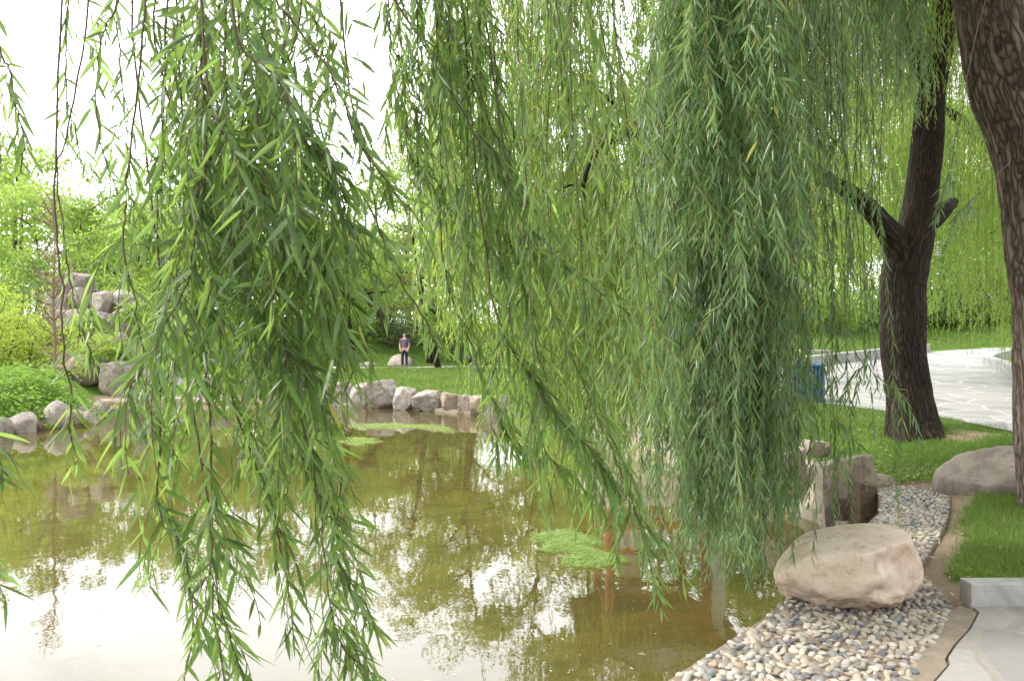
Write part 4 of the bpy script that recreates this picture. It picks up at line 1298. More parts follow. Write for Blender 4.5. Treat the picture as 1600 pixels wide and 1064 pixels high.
curtain(wb, 60, prof((1040, 300), (1100, 400), (1200, 470), (1260, 430)), (1060, 1225), (4.3, 5.0), -150, .086, .0062, .026, r2_, wind=(.01, 0, 0), subn=360, sublen=.5, tint=(.45, 1), jit=90, bunch=8, bs=9, spread=.8)
curtain(wb, 95, prof((1250, 330), (1290, 270), (1330, 220), (1400, 210), (1440, 160)), (1240, 1410), (6.4, 8.0), -140, .085, .0062, .03, r2_, subn=250, sublen=.5, jit=100, bunch=14, bs=12)
# single sprays crossing the trunks
for g_ in (guide((1560, -100, 6.0), (1500, 200, 5.6), (1478, 300, 5.5), (1462, 360, 5.5)), guide((1580, 250, 6.4), (1520, 305, 6.0), (1490, 330, 5.9), (1470, 390, 5.9)), guide((1345, 420, 5.8), (1352, 560, 5.8), (1405, 612, 5.8), (1420, 640, 5.8))):
    spray(wb, g_, 5, .18, .085, .0065, .03, r2_, r0=.003, own=.3)
# upper crown above the frame, seen in the water and shading the bank
canopy(wb, [(x, y, .47 * y + EYE + 1.2 + z) for x, y, z in zip(r2_.uniform(.6, 6.5, 34), r2_.uniform(4.2, 10, 34), r2_.uniform(0, 2.2, 34))], 1.05, 430, r2_)
stp = np.stack([r2_.uniform(0, 7.5, 900), r2_.uniform(2.5, 11, 900), r2_.uniform(4.9, 8.5, 900)], -1)
stp = stp[stp[:, 2] > EYE + .42 * stp[:, 1]]
s_ = grow(stp, r2_.normal(0, 1, stp.shape), r2_.uniform(.6, 1.6, len(stp)), 8, .3, .1, (0, 0, 0), r2_)
leaves_on(wb.LV, s_, .055, .11, .010, r2_)
wb.finish()

# the forked willow on the lawn, its fine curtain fills the middle of the picture
r3_ = np.random.default_rng(303)
Ym = 11.5
mbp_ = W(1428, 680, Ym)
wm = Willow('willow_tree', 'willow with dark forked trunk on the lawn by the paved square', (mbp_[0], mbp_[1], gz(mbp_[0], mbp_[1]) - .03), 'leaf_mid', 'far', 'bark_dark', 'willows on the right bank')
wm.limb([W(1430, 705, Ym), W(1429, 672, Ym), W(1423, 620, Ym), W(1412, 555, Ym), W(1408, 470, Ym), W(1414, 420, Ym), W(1428, 370, Ym), W(1440, 300, Ym), W(1450, 220, Ym), W(1457, 140, Ym), W(1470, 60, Ym), W(1482, -40, Ym), W(1470, -200, Ym), W(1420, -380, Ym)],
        [.44, .33, .285, .27, .275, .285, .235, .205, .19, .16, .165, .15, .12, .05], 150, 44, 7.7, .045, 15, .24)
wm.limb([W(1416, 430, Ym), W(1402, 388, Ym - .1), W(1374, 348, Ym - .2), W(1338, 310, Ym - .3), W(1300, 284, Ym - .4), W(1240, 250, Ym - .8), W(1150, 212, Ym - 2.2), W(1050, 200, Ym - 3.4), W(990, 206, Ym - 3.9), W(950, 222, Ym - 4.1), W(925, 252, Ym - 4.2), W(912, 290, Ym - 4.2), W(915, 320, Ym - 4.2)],
        [.20, .19, .125, .105, .09, .08, .065, .058, .050, .036, .022, .014, .005], 130, 18, 3.3, .09, 9)
wm.limb([W(994, 208, Ym - 3.9), W(990, 188, Ym - 3.95), W(968, 170, Ym - 4.0), W(945, 150, Ym - 4.1), W(925, 140, Ym - 4.2)], [.035, .03, .022, .015, .006], 24, 8, 2)
wm.limb([W(915, 290, Ym - 4.2), W(890, 290, Ym - 4.2), W(872, 300, Ym - 4.2)], [.014, .01, .005], 12, 6, 2)
wm.limb([W(1452, 345, Ym), W(1472, 330, Ym + .05), W(1482, 321, Ym + .2), W(1489, 317, Ym + .3), W(1494, 313, Ym + .35)], [.15, .11, .085, .07, .03], 30, 14, 9)
wm.limb([W(1456, 130, Ym), W(1400, 20, Ym - .5), W(1280, -90, Ym - 1.0), W(1100, -150, Ym - 1.7), W(900, -120, Ym - 2.4), W(760, -60, Ym - 2.8)], [.13, .11, .09, .07, .05, .02], 60, 12, 3.9)
wm.limb([W(1400, 20, Ym - .5), W(1300, 40, Ym - 1.0), W(1180, 60, Ym - 1.6), W(1060, 60, Ym - 2), W(1010, 20, Ym - 2), W(1000, -40, Ym - 2)], [.06, .05, .04, .035, .03, .02], 40, 8, 4.6)
wm.limb([W(1480, -40, Ym), W(1560, -200, Ym + .6), W(1700, -320, Ym + 1.2)], [.11, .08, .03], 24, 10, 1.9)
pbm = prof((655, 520), (690, 560), (720, 560), (780, 610), (830, 700), (870, 775), (930, 765), (960, 700), (1010, 690), (1050, 735), (1085, 640))
gap_ = lambda px, rng: ((px > 905) & (px < 1000) & (rng.random(len(px)) < .62)) | ((px > 790) & (px < 830) & (rng.random(len(px)) < .3))
curtain(wm, 260, pbm, (675, 1075), (7.4, 9.8), -130, .078, .0056, .028, r3_, r0=.0045, subn=1150, sublen=.65, tint=(.1, 1), jit=100, gap=gap_, wind=(.01, 0, 0), bunch=34, bs=9)
curtain(wm, 46, pbm, (905, 1055), (7.2, 7.9), 222, .074, .0054, .028, r3_, r0=.003, subn=120, sublen=.35, tint=(.1, 1), jit=110, tj=.05, bunch=15, bs=6)
curtain(wm, 110, pbm, (840, 1070), (8.6, 10.2), 210, .078, .0056, .028, r3_, r0=.004, subn=480, sublen=.55, tint=(.1, 1), jit=80, tj=.25, bunch=22, bs=10)
curtain(wm, 110, pbm, (835, 985), (7.6, 9.0), 430, .078, .0056, .028, r3_, r0=.003, subn=420, sublen=.4, tint=(.0, .8), jit=50, tj=.25, bunch=18, bs=11)
curtain(wm, 60, prof((670, 500), (760, 620), (840, 680)), (672, 830), (7.6, 9.2), 60, .078, .0058, .028, r3_, r0=.004, subn=380, sublen=.55, tint=(.5, 1), jit=60, bunch=12, bs=10)
curtain(wm, 100, prof((1060, 640), (1240, 640), (1275, 500), (1300, 460), (1330, 400)), (1060, 1320), (8.8, 10.6), -120, .080, .006, .03, r3_, subn=480, sublen=.55, tint=(.0, .8), jit=110, bunch=26, bs=12)
curtain(wm, 190, prof((1290, 330), (1340, 290), (1420, 230), (1480, 200), (1540, 260)), (1290, 1560), (10.8, 13.0), -120, .080, .006, .034, r3_, subn=520, sublen=.6, tint=(0, .7), jit=90, bunch=24, bs=14)
canopy(wm, [(x, y, .44 * y + EYE + 1.0 + z) for x, y, z in zip(r3_.uniform(.5, 9.5, 46), r3_.uniform(8, 14.5, 46), r3_.uniform(0, 2.6, 46))], 1.2, 430, r3_, .12, .012)
canopy(wm, [W(px, py, y) for px, py, y in zip(r3_.uniform(1270, 1395, 12), r3_.uniform(-60, 110, 12), r3_.uniform(11.5, 13.5, 12))], .75, 260, r3_, .085, .0075)
stp = np.stack([r3_.uniform(-1.5, 9.5, 1500), r3_.uniform(7, 15, 1500), r3_.uniform(6.5, 11, 1500)], -1)
stp = stp[stp[:, 2] > EYE + .42 * stp[:, 1]]
s_ = grow(stp, r3_.normal(0, 1, stp.shape), r3_.uniform(.7, 2.0, len(stp)), 8, .3, .1, (0, 0, 0), r3_)
leaves_on(wm.LV, s_, .07, .12, .011, r3_)
wm.finish()

# the willow beyond, bright behind the forked trunk
r4_ = np.random.default_rng(404)
bxx, byy = 12.35, 19.6
wd = Willow('willow_tree', 'lime green willow behind the forked trunk, hanging over the far side of the square', (bxx, byy, gz(bxx, byy)), 'leaf_lime', 'far', 'bark_dark', 'willows on the right bank')
wd.limb([(bxx, byy, .4), (bxx - .1, byy, 2.0), (bxx - .5, byy - .2, 4.0), (bxx - 1.2, byy - .3, 6.5), (bxx - 1.6, byy, 8.5)], [.34, .27, .24, .17, .06], 60, 22, 4, .05, 11)
wd.limb([(bxx - .4, byy, 3.6), (bxx - 1.8, byy - .4, 5.4), (bxx - 3.6, byy - .8, 6.6), (bxx - 5.5, byy - .8, 6.8)], [.18, .13, .08, .03], 40, 12, 6)
wd.limb([(bxx - .6, byy, 4.5), (bxx + .8, byy + .8, 6.4), (bxx + 2.0, byy + 1.4, 7.4)], [.16, .1, .03], 30, 12, 8)
pdm = prof((1285, 505), (1320, 500), (1380, 470), (1440, 520), (1470, 540), (1500, 545), (1540, 560), (1580, 590), (1600, 600), (1660, 560))
curtain(wd, 330, pdm, (1285, 1680), (16.5, 22.0), prof((1280, -60), (1700, -60)), .095, .0085, .04, r4_, r0=.005, subn=1700, sublen=.9, tint=(.1, 1), jit=110)
curtain(wd, 130, pdm, (1285, 1640), (16.5, 20.0), 240, .095, .0085, .04, r4_, r0=.005, subn=600, sublen=.8, tint=(.2, 1), jit=60, tj=.5)
canopy(wd, [(x, y, .36 * y + EYE + z) for x, y, z in zip(r4_.uniform(6, 16, 30), r4_.uniform(16, 23, 30), r4_.uniform(-.6, 2.6, 30))], 1.5, 420, r4_, .13, .015)
wd.finish()


# ------------------------------------------------------------------ other trees and shrubs
def broadleaf(name, label, x, y, h, cr, leaf, rng, L=.16, Wd=.05, clumps=46, per=210, trunk_frac=.3, bark='bark_far', group=None, lean=(0, 0), open_=1.0, crown_low=.28, cat='tree', tr=.03, limbs=9):
    z = gz(x, y)
    root = empty(name, (x, y, z - .05), label, cat, group)
    tk = MB()
    top = np.array([lean[0], lean[1], h * .82])
    mid = top * .5 + np.array([rng.normal(0, .02 * h), rng.normal(0, .02 * h), 0])
    P = catmull([(0, 0, 0), mid * .5 + rng.normal(0, .012 * h, 3), mid, top], 30)
    tube(tk, P, np.linspace(tr * h * .62, tr * h * .08, 30), 10, 0, .5, trunk_rough(rng.uniform(0, 9), .06, 7))
    cs, rs = [], []
    for k in range(limbs):
        t = trunk_frac + (1 - trunk_frac) * (k + rng.random()) / limbs
        b = P[int(t * 29)]
        a = k * 2.4 + rng.normal(0, .4)
        el = rng.uniform(.15, .75)
        ln = cr * rng.uniform(.7, 1.05) * (1.15 - .55 * t)
        e = b + np.array([cos(a) * ln, sin(a) * ln, el * ln])
        q = catmull([b, b * .5 + e * .5 + np.array([0, 0, .08 * ln]), e], 12)
        tube(tk, q, np.linspace(tr * h * .26, tr * h * .05, 12), 6)
        for _ in range(max(2, clumps // limbs)):
            u = rng.uniform(.35, 1.05)
            cs.append(q[min(11, int(u * 11))] + rng.normal(0, .16 * cr, 3))
            rs.append(cr * rng.uniform(.16, .34))
    for _ in range(clumps // 4):
        cs.append(top + rng.normal(0, 1, 3) * np.array([.3 * cr, .3 * cr, .10 * h])); rs.append(cr * rng.uniform(.16, .3))
    cs = np.array(cs)
    cs[:, 2] = np.maximum(cs[:, 2], h * crown_low * rng.uniform(.6, 1.2, len(cs)))
    LV, mb = Leaves(), MB()
    crown_leaves(LV, cs, np.array(rs) * open_, per, L, Wd, rng)
    LV.into(mb, 'far', 0, .25)
    tk.build('trunk', M[bark], root)
    mb.build('crown', M[leaf], root)
    return root


def shrub(name, label, x, y, h, r, leaf, rng, L=.1, Wd=.03, per=150, clumps=22, group=None, cat='shrub', feather=False):
    z = gz(x, y)
    root = empty(name, (x, y, z - .04), label, cat, group)
    n = 14
    st = np.zeros((n, 3)); st[:, :2] = rng.normal(0, r * .15, (n, 2))
    dr = np.stack([rng.normal(0, .45, n), rng.normal(0, .45, n), np.ones(n)], -1)
    sp = grow(st, dr, h * rng.uniform(.6, .98, n), 10, -.02 if not feather else .03, .10, (0, 0, 0), rng)
    tk = MB()
    tubes_batch(tk, sp, .012 * h / 1.5, .003, 4)
    LV, mb = Leaves(), MB()
    if feather:
        k = rng.integers(0, n, clumps * 9); i = rng.integers(3, 10, clumps * 9)
        s0 = sp[k, i]
        d0 = np.stack([rng.normal(0, .8, len(k)), rng.normal(0, .8, len(k)), rng.uniform(.2, 1.0, len(k))], -1)
        s2 = grow(s0, d0, r * rng.uniform(.25, .7, len(k)), 7, .10, .08, (0, 0, 0), rng)
        tubes_batch(tk, s2, .004, .0015, 3)
        leaves_on(LV, s2, L * .35, L, Wd, rng, spread=1.1, droop=.15, tint=(0, 1))
    else:
        cs, rs = [], []
        for _ in range(clumps):
            k, i = rng.integers(0, n), rng.integers(2, 11)
            cs.append(sp[k, i] + rng.normal(0, .12 * r, 3)); rs.append(r * rng.uniform(.25, .48))
        for _ in range(clumps // 2):
            a = rng.uniform(0, 6.28); q = r * rng.uniform(.4, .9)
            cs.append(np.array([cos(a) * q, sin(a) * q, h * rng.uniform(.1, .45)])); rs.append(r * rng.uniform(.25, .42))
        crown_leaves(LV, np.array(cs), np.array(rs), per, L, Wd, rng)
    LV.into(mb, 'far', 0, .25)
    tk.build('stems', M['bark_far'], root)
    mb.build('foliage', M[leaf], root)
    return root


def pine(name, label, x, y, h, rng, brown=.35, cat='tree', lean=(0, 0), low=.12):
    z = gz(x, y)
    root = empty(name, (x, y, z - .05), label, cat)
    tk, LV, LB = MB(), Leaves(), Leaves()
    P = catmull([(0, 0, 0), (lean[0] * .3, lean[1] * .3, h * .35), (lean[0] * .6, lean[1], h * .7), (lean[0], lean[1], h)], 24)
    tube(tk, P, np.linspace(.028 * h, .006 * h, 24), 10, 0, .5, trunk_rough(2, .06, 7))
    for k in range(26):
        t = low + (1 - low) * (k + rng.random()) / 26
        b = P[min(23, int(t * 23))]
        a = k * 2.4 + rng.normal(0, .5)
        ln = h * .42 * (1.08 - t) * rng.uniform(.6, 1.15)
        e = b + np.array([cos(a) * ln, sin(a) * ln, ln * rng.uniform(-.12, .25)])
        q = catmull([b, b * .5 + e * .5 + np.array([0, 0, -.06 * ln]), e], 12)
        tube(tk, q, np.linspace(.008 * h * (1.2 - t), .003, 12), 5)
        m = int(12 + 16 * (1 - t))
        i = rng.integers(3, 12, m)
        s0 = q[i] + rng.normal(0, .03 * h * .4, (m, 3))
        d0 = norm(e - b) + rng.normal(0, .7, (m, 3)) + np.array([0, 0, .3])
        s2 = grow(s0, d0, rng.uniform(.2, .5, m), 4, .0, .1, (0, 0, 0), rng)
        tubes_batch(tk, s2, .008, .004, 3)
        leaves_on(LB if rng.random() < brown else LV, s2, .016, .11, .008, rng, spread=1.3, droop=.0, tint=(0, 1), tiptaper=0)
    mb = MB()
    LV.into(mb, 'far', 0, .1)
    LB.into(mb, 'far', 1, .1)
    tk.build('trunk', M['bark_dark'], root)
    mb.build('crown', [M['needle'], M['needle_brown']], root)
    return root


def at(px, Y):
    return (px - 800) / F * Y


rg = np.random.default_rng(55)
FT = 'trees beyond the pond'
# left side, behind the rockery
for px, Y, h, cr, lf, lab in [
    (-60, 52, 9.5, 4.2, 'leaf_light', 'pale green tree at the far left edge behind the yellow shrub'),
    (50, 58, 10.5, 4.2, 'leaf_light', 'tall pale loose tree at the left under the open sky'),
    (130, 50, 9.6, 3.8, 'leaf_tree', 'bright green tree straight above the rockery'),
    (215, 47, 9.4, 3.6, 'leaf_light', 'light green tree right of the rockery behind the strands'),
    (300, 52, 10.6, 4.2, 'leaf_tree', 'mid green tree behind the densest hanging leaves'),
    (385, 49, 9.5, 3.6, 'leaf_light', 'yellowish green tree left of the dark leaning trunk'),
    (455, 57, 12.5, 4.4, 'leaf_tree', 'tall rounded tree left behind the dark leaning trunk'),
    (590, 60, 12.5, 3.8, 'leaf_light', 'pale hazy tree standing in the bright gap between the strands'),
    (668, 53, 13.0, 4.2, 'leaf_tree', 'fresh green tree right behind the brown needled pine'),
    (745, 50, 15.5, 4.8, 'leaf_light', 'bright tree behind the fine willow curtain left of its middle'),
    (830, 52, 17.0, 5.2, 'leaf_tree', 'tall tree behind the middle of the fine willow curtain'),
    (925, 48, 15.5, 4.4, 'leaf_light', 'light tree behind the level willow bough'),
    (1020, 50, 16.5, 4.6, 'leaf_tree', 'tree rising behind the pavilion roof'),
    (1110, 46, 15.0, 4.4, 'leaf_tree', 'tree behind the right corner of the pavilion'),
    (1200, 50, 12.0, 4.6, 'leaf_tree', 'tree behind the dense silvery curtain'),
    (1300, 46, 12.0, 4.6, 'leaf_light', 'light tree beyond the square left of the forked trunk'),
    (1390, 50, 12.5, 4.8, 'leaf_tree', 'tree beyond the square hidden by the forked trunk'),
    (1480, 46, 12.0, 4.6, 'leaf_tree', 'tree beyond the square right of the forked trunk'),
    (1580, 48, 12.5, 4.8, 'leaf_tree', 'tree beyond the square at the right edge')]:
    broadleaf('broadleaf_tree', lab, at(px, Y), Y, h, cr, lf, rg, L=.21, Wd=.066, clumps=46, per=165, group=FT, open_=1.0)
# the dark leaning trunk with an airy crown
broadleaf('broadleaf_tree', 'airy tree with dark leaning trunk on the lawn across the pond', at(548, 49), 49, 11.0, 4.2, 'leaf_tree', rg, L=.17, Wd=.05, clumps=30, per=100, trunk_frac=.42, bark='bark_dark', lean=(-.7, 0), crown_low=.45, tr=.040)
pine('pine_tree', 'pine with rusty brown dying needles across the pond', at(672, 47.5), 47.5, 7.6, rg, .38, lean=(-1.1, 0))
pine('pine_tree', 'low spreading grey green pine bending over the lawn rocks', at(612, 50.5), 50.5, 3.4, rg, .25, lean=(-1.6, 0), low=.05)
# short dark trunk by the path
broadleaf('broadleaf_tree', 'small tree with short dark trunk on the near side of the far path', at(685, 42.6), 42.6, 3.8, 1.5, 'leaf_dark', rg, L=.12, Wd=.03, clumps=24, per=110, trunk_frac=.28, bark='bark_dark', crown_low=.22, tr=.075)
SH = 'shrubs on the slope beyond the far path'
for k_, (px, Y, h, r, lf, lab) in enumerate([
    (470, 49, 2.6, 2.2, 'leaf_light', 'bright round shrub left of the dark leaning trunk'),
    (505, 46.5, 1.5, 1.3, 'leaf_tree', 'low dense shrub in front of the dark leaning trunk'),
    (575, 53, 4.4, 2.6, 'leaf_light', 'tall fresh green shrub in the middle of the slope'),
    (630, 54, 4.6, 2.6, 'leaf_tree', 'green shrub behind the person'),
    (540, 55, 4.8, 2.6, 'leaf_light', 'light shrub behind the dark leaning trunk'),
    (700, 51, 3.6, 2.4, 'leaf_tree', 'shrub right of the pine at the edge of the strands'),
    (760, 48, 3.0, 2.4, 'leaf_dark', 'dark shrub under the strands right of the short trunk'),
    (820, 46, 3.2, 2.6, 'leaf_tree', 'shrub behind the lower end of the fine curtain'),
    (420, 47, 2.6, 2.2, 'leaf_tree', 'shrub above the far bank wall left end'),
    (360, 43, 2.4, 2.0, 'leaf_light', 'light shrub above the grey shore block'),
    (300, 40, 2.6, 2.0, 'leaf_tree', 'mid green shrub above the middle ledge'),
    (245, 38.5, 3.0, 2.0, 'leaf_light', 'light green shrub right of the rockery'),
    (250, 44, 4.6, 2.4, 'leaf_tree', 'tall shrub at the back of the rockery right side'),
    (165, 40, 4.4, 2.2, 'leaf_tree', 'shrub crowning the rockery'),
    (100, 41, 4.8, 2.4, 'leaf_dark', 'dark green shrub left behind the rockery top'),
    (40, 43, 5.0, 2.6, 'leaf_light', 'light shrub behind the yellow shrub'),
    (-20, 38, 4.0, 2.4, 'leaf_tree', 'green shrub at the left picture edge')]):
    shrub('shrub', lab, at(px, Y), Y, h, r, lf, rg, L=.15, Wd=.045, per=110, clumps=26, group=SH)
SR = 'bushes on the slope behind the square'
for k_, (px, Y, h, r, lf, lab) in enumerate([
    (1290, 33, 2.2, 2.0, 'leaf_tree', 'bush behind the back kerb left of the forked trunk'),
    (1360, 35, 2.6, 2.2, 'leaf_tree', 'bush close left behind the forked trunk'),
    (1440, 36, 2.6, 2.2, 'leaf_dark', 'dark bush just right of the forked trunk'),
    (1495, 36, 3.0, 2.4, 'leaf_dark', 'darkest bush in the middle of the right slope'),
    (1555, 37, 3.2, 2.4, 'leaf_dark', 'dark bush behind the curved kerb'),
    (1620, 36, 3.0, 2.4, 'leaf_tree', 'bush at the right edge beyond the square'),
    (1215, 32, 3.0, 2.2, 'leaf_tree', 'bush behind the blue bin'),
    (1130, 34, 3.2, 2.4, 'leaf_light', 'light bush right of the pavilion'),
    (1010, 34, 3.4, 2.6, 'leaf_light', 'light bush behind the pavilion columns'),
    (920, 33, 3.2, 2.4, 'leaf_tree', 'bush left of the pavilion')]):
    shrub('bush', lab, at(px, Y), Y, h, r, lf, rg, L=.14, Wd=.045, per=120, clumps=26, group=SR)
# feathery yellow-green shrubs at the left
for px, Y, h, r, lab in ((-5, 26.5, 4.0, 1.7, 'feathery yellow green shrub at the left edge in front of the rockery'), (48, 27.6, 3.5, 1.3, 'smaller feathery yellow shrub touching the bare sapling'), (-75, 25.0, 3.6, 1.7, 'yellow green shrub cut by the left picture edge')):
    shrub('feathery_shrub', lab, at(px, Y), Y, h, r, 'leaf_yellow', rg, L=.12, Wd=.022, clumps=34, group='feathery yellow shrubs', feather=True)


def sapling():
    x, y = at(84, 24), 24.0
    z = gz(x, y)
    r = empty('bare_sapling', (x, y, z - .03), 'thin leafless sapling with reddish twigs before the rockery', 'tree')
    rng = np.random.default_rng(8)
    mb = MB()
    P = catmull([(0, 0, 0), (.03, 0, 1.2), (-.02, 0, 2.6), (.02, .02, 4.0), (-.06, 0, 5.2)], 30)
    tube(mb, P, np.linspace(.055, .012, 30), 8)
    mb.build('trunk', M['twig_red'], r)
    mb = MB()
    n = 46
    i = rng.integers(6, 29, n)
    ph = rng.uniform(0, 6.28, n)
    d = np.stack([np.cos(ph), np.sin(ph), rng.uniform(.3, 1.3, n)], -1)
    s1 = grow(P[i], d, rng.uniform(.5, 1.5, n) * (1.15 - i / 40), 8, -.04, .09, (0, 0, 0), rng)
    tubes_batch(mb, s1, .017, .006, 4)
    k = rng.integers(0, n, 260); j = rng.integers(2, 9, 260)
    d2 = np.stack([rng.normal(0, 1, 260), rng.normal(0, 1, 260), rng.uniform(0, 1.0, 260)], -1)
    s2 = grow(s1[k, j], d2, rng.uniform(.15, .6, 260), 5, 0, .12, (0, 0, 0), rng)
    tubes_batch(mb, s2, .008, .005, 3)
    mb.build('twigs', M['twig_red'], r)


sapling()
for px, Y, z_, h, lab in ((178, 30.6, 1.0, .9, 'small fresh plant sprouting between the rockery stones beside the split boulder'), (128, 32.0, 1.9, .7, 'little plant in the crevice at the hollow mouth'), (62, 31.6, 1.7, .9, 'leafy plant between the rockery stones behind the bare sapling'), (205, 31.8, 2.2, .9, 'leafy plant on the right slope of the rockery')):
    s_ = shrub('rockery_plant', lab, at(px, Y), Y, h, .6, 'leaf_light', rg, L=.11, Wd=.03, per=70, clumps=14, group='plants growing in the rockery')
    s_.location[2] = z_

# far woodland that closes the view
rw = np.random.default_rng(77)
LV, mb, tk = Leaves(), MB(), MB()
for k_ in range(64):
    Y = rw.uniform(64, 85)
    x = rw.uniform(-.62, .62) * Y
    h = rw.uniform(6.5, 9.0) if -.46 * Y < x < -.11 * Y else rw.uniform(11, 16)
    z = gz(x, Y)
    tube(tk, [(x, Y, z), (x + rw.normal(0, .3), Y, z + h * .8)], [.22, .08], 6)
    n = 14
    cs = np.stack([x + rw.normal(0, 1.8, n), Y + rw.normal(0, 1.5, n), z + h * rw.uniform(.15, .95, n)], -1)
    crown_leaves(LV, cs, rw.uniform(1.0, 2.0, n), 110, .34, .12, rw)
LV.into(mb, 'far', 0, .25)
tube_v = tk
for V_, F_, U_ in zip(tk.v, tk.f, tk.uv):
    pass
mbw = MB()
mbw.v, mbw.f, mbw.m, mbw.t, mbw.uv, mbw.n = mb.v, mb.f, mb.m, mb.t, mb.uv, mb.n
off_ = mbw.n
mbw.add(np.concatenate(tk.v), np.concatenate(tk.f), 1)
tag(mbw.build('woodland', [M['leaf_light'], M['bark_far']]), 'pale green woodland closing the view behind all other trees', 'woodland', kind='stuff')


# ------------------------------------------------------------------ ground cover and grass
def in_view(x, y, z, m=60):
    px = 800 + x / np.maximum(y, .1) * F
    py = 532 - (z - EYE) / np.maximum(y, .1) * F
    return (px > -m) & (px < 1600 + m) & (py < 1064 + m) & (y > 1)


def blades(name, label, x, y, h, w, rng, mat, cat='grass', clump=.0):
    z = ground_z(x, y) - .01
    n = len(x)
    P = np.stack([x, y, z], -1)
    a = rng.uniform(0, 2 * pi, n)
    D = np.stack([np.cos(a) * .45, np.sin(a) * .45, np.ones(n)], -1)
    b = rng.uniform(0, 2 * pi, n)
    S = np.stack([np.cos(b), np.sin(b), np.zeros(n)], -1)
    LV = Leaves()
    pt = np.clip(.5 + .35 * wav(x, y, 1.6, .5) + rng.normal(0, .22, n), 0, 1)
    LV.add(P, D, S, h * rng.uniform(.5, 1.3, n), w * rng.uniform(.7, 1.2, n), pt, rng.uniform(.05, .5, n))
    mb = MB()
    LV.into(mb, 'far', 0, .1)
    tag(mb.build(name, M[mat]), label, cat, kind='stuff')


def scatter(poly, dens, rng, pad=0.0, n0=None):
    lo, hi = poly.min(0), poly.max(0)
    n = int(dens * (hi - lo).prod())
    x, y = rng.uniform(lo[0], hi[0], n), rng.uniform(lo[1], hi[1], n)
    k = sdf(poly, x, y) + .10 * wav(x, y, 6, .3) > pad
    k &= in_view(x, y, np.zeros(n))
    return x[k], y[k]


rgr = np.random.default_rng(12)
x1_, y1_ = scatter(NEARLAWN, 7500, rgr)
x1b, y1b = scatter(NEARLAWN, 500, rgr, -.10)
blades('near_lawn_grass', 'lush green grass between the pebble path and the kerb stones', np.concatenate([x1_, x1b]), np.concatenate([y1_, y1b]), .105, .0032, rgr, 'grass')
x2_, y2_ = scatter(TREELAWN, 4200, rgr, -.08)
thin = np.exp(-(((x2_ - 5.7) / .7) ** 2 + ((y2_ - 11.2) / .5) ** 2))
k_ = rgr.random(len(x2_)) > thin * .8 + .45 * sstep(.1, .8, wav(x2_, y2_, 3.1, 2.2))
blades('tree_lawn_grass', 'green grass around the forked willow', x2_[k_], y2_[k_], .085, .0042, rgr, 'grass')
FARL = np.array([(-11, 30.2), (-5.5, 29.2), (-4, 28.7), (-1.6, 26.9), (.6, 25.2), (3.5, 25.5), (6, 43), (-14, 43)])
x3, y3 = scatter(FARL, 330, rgr)
FARB = np.array([(-16, 46), (6, 46), (8, 52), (-18, 52)])
x4, y4 = scatter(FARB, 130, rgr)
blades('far_lawn_grass', 'bright mown grass on the bank across the pond', np.concatenate([x3, x4]), np.concatenate([y3, y4]), .14, .016, rgr, 'grass')
SQB = np.array([(5.5, 21.3), (7.2, 22.9), (10, 25.8), (13.2, 29.2), (17, 31.8), (22, 33), (22, 40), (6, 40)])
x5, y5 = scatter(SQB, 420, rgr)
ISL = np.array([(8.6, 14.0), (9.5, 16.2), (10.6, 18.2), (11.75, 21.0), (12.2, 22.3), (12.8, 23.5), (14.6, 26), (18, 26), (16, 14)])
x6, y6 = scatter(ISL, 900, rgr)
blades('slope_grass', 'grass on the slope behind the paved square and on the rounded lawn', np.concatenate([x5, x6]), np.concatenate([y5, y6]), .13, .010, rgr, 'grass')
# grass on the bank under the pavilion
BK = np.array([(3.1, 13.4), (4.6, 15.1), (4.6, 17.2), (2.2, 17.4), (2.9, 15.4), (3.4, 14)])
x7, y7 = scatter(BK, 1100, rgr)
blades('bank_grass', 'tufts of grass on the bank in front of the pavilion', x7, y7, .16, .007, rgr, 'grass')


def ground_cover():
    rng = np.random.default_rng(31)
    n = 52000
    x, y = rng.uniform(-17, -9.8, n), rng.uniform(19.6, 29, n)
    d = -sdf(POND, x, y)
    k = (d > .02) & in_view(x, y, np.zeros(n), 120) & (d < 6.5)
    x, y, d = x[k], y[k], d[k]
    n = len(x)
    hum = (.10 + .22 * (wav(x, y, 1.5, .2) + 1) + .16 * (wav(x, y, 4.5, 1.2) + .6)) * sstep(-.1, 1.0, d) + .3 * (rng.random(n) < .04)
    z = ground_z(x, y) + hum * rng.uniform(.25, 1.0, n) ** .6
    P = np.stack([x, y, z], -1)
    a = rng.uniform(0, 2 * pi, n)
    D = np.stack([np.cos(a), np.sin(a), rng.uniform(-.3, .7, n)], -1)
    b = rng.normal(0, 1, (n, 3)); b[:, 2] *= .4
    LV = Leaves()
    LV.add(P, D, b, rng.uniform(.05, .14, n), rng.uniform(.012, .030, n), np.clip(.45 + .45 * wav(x, y, 3.2, 1) + rng.normal(0, .2, n), 0, 1), .2)
    mb = MB()
    LV.into(mb, 'round', 0, .2)
    tag(mb.build('ground_cover', M['leaf_cover']), 'bright green leafy ground cover on the left mound', 'ground cover', kind='stuff')


ground_cover()


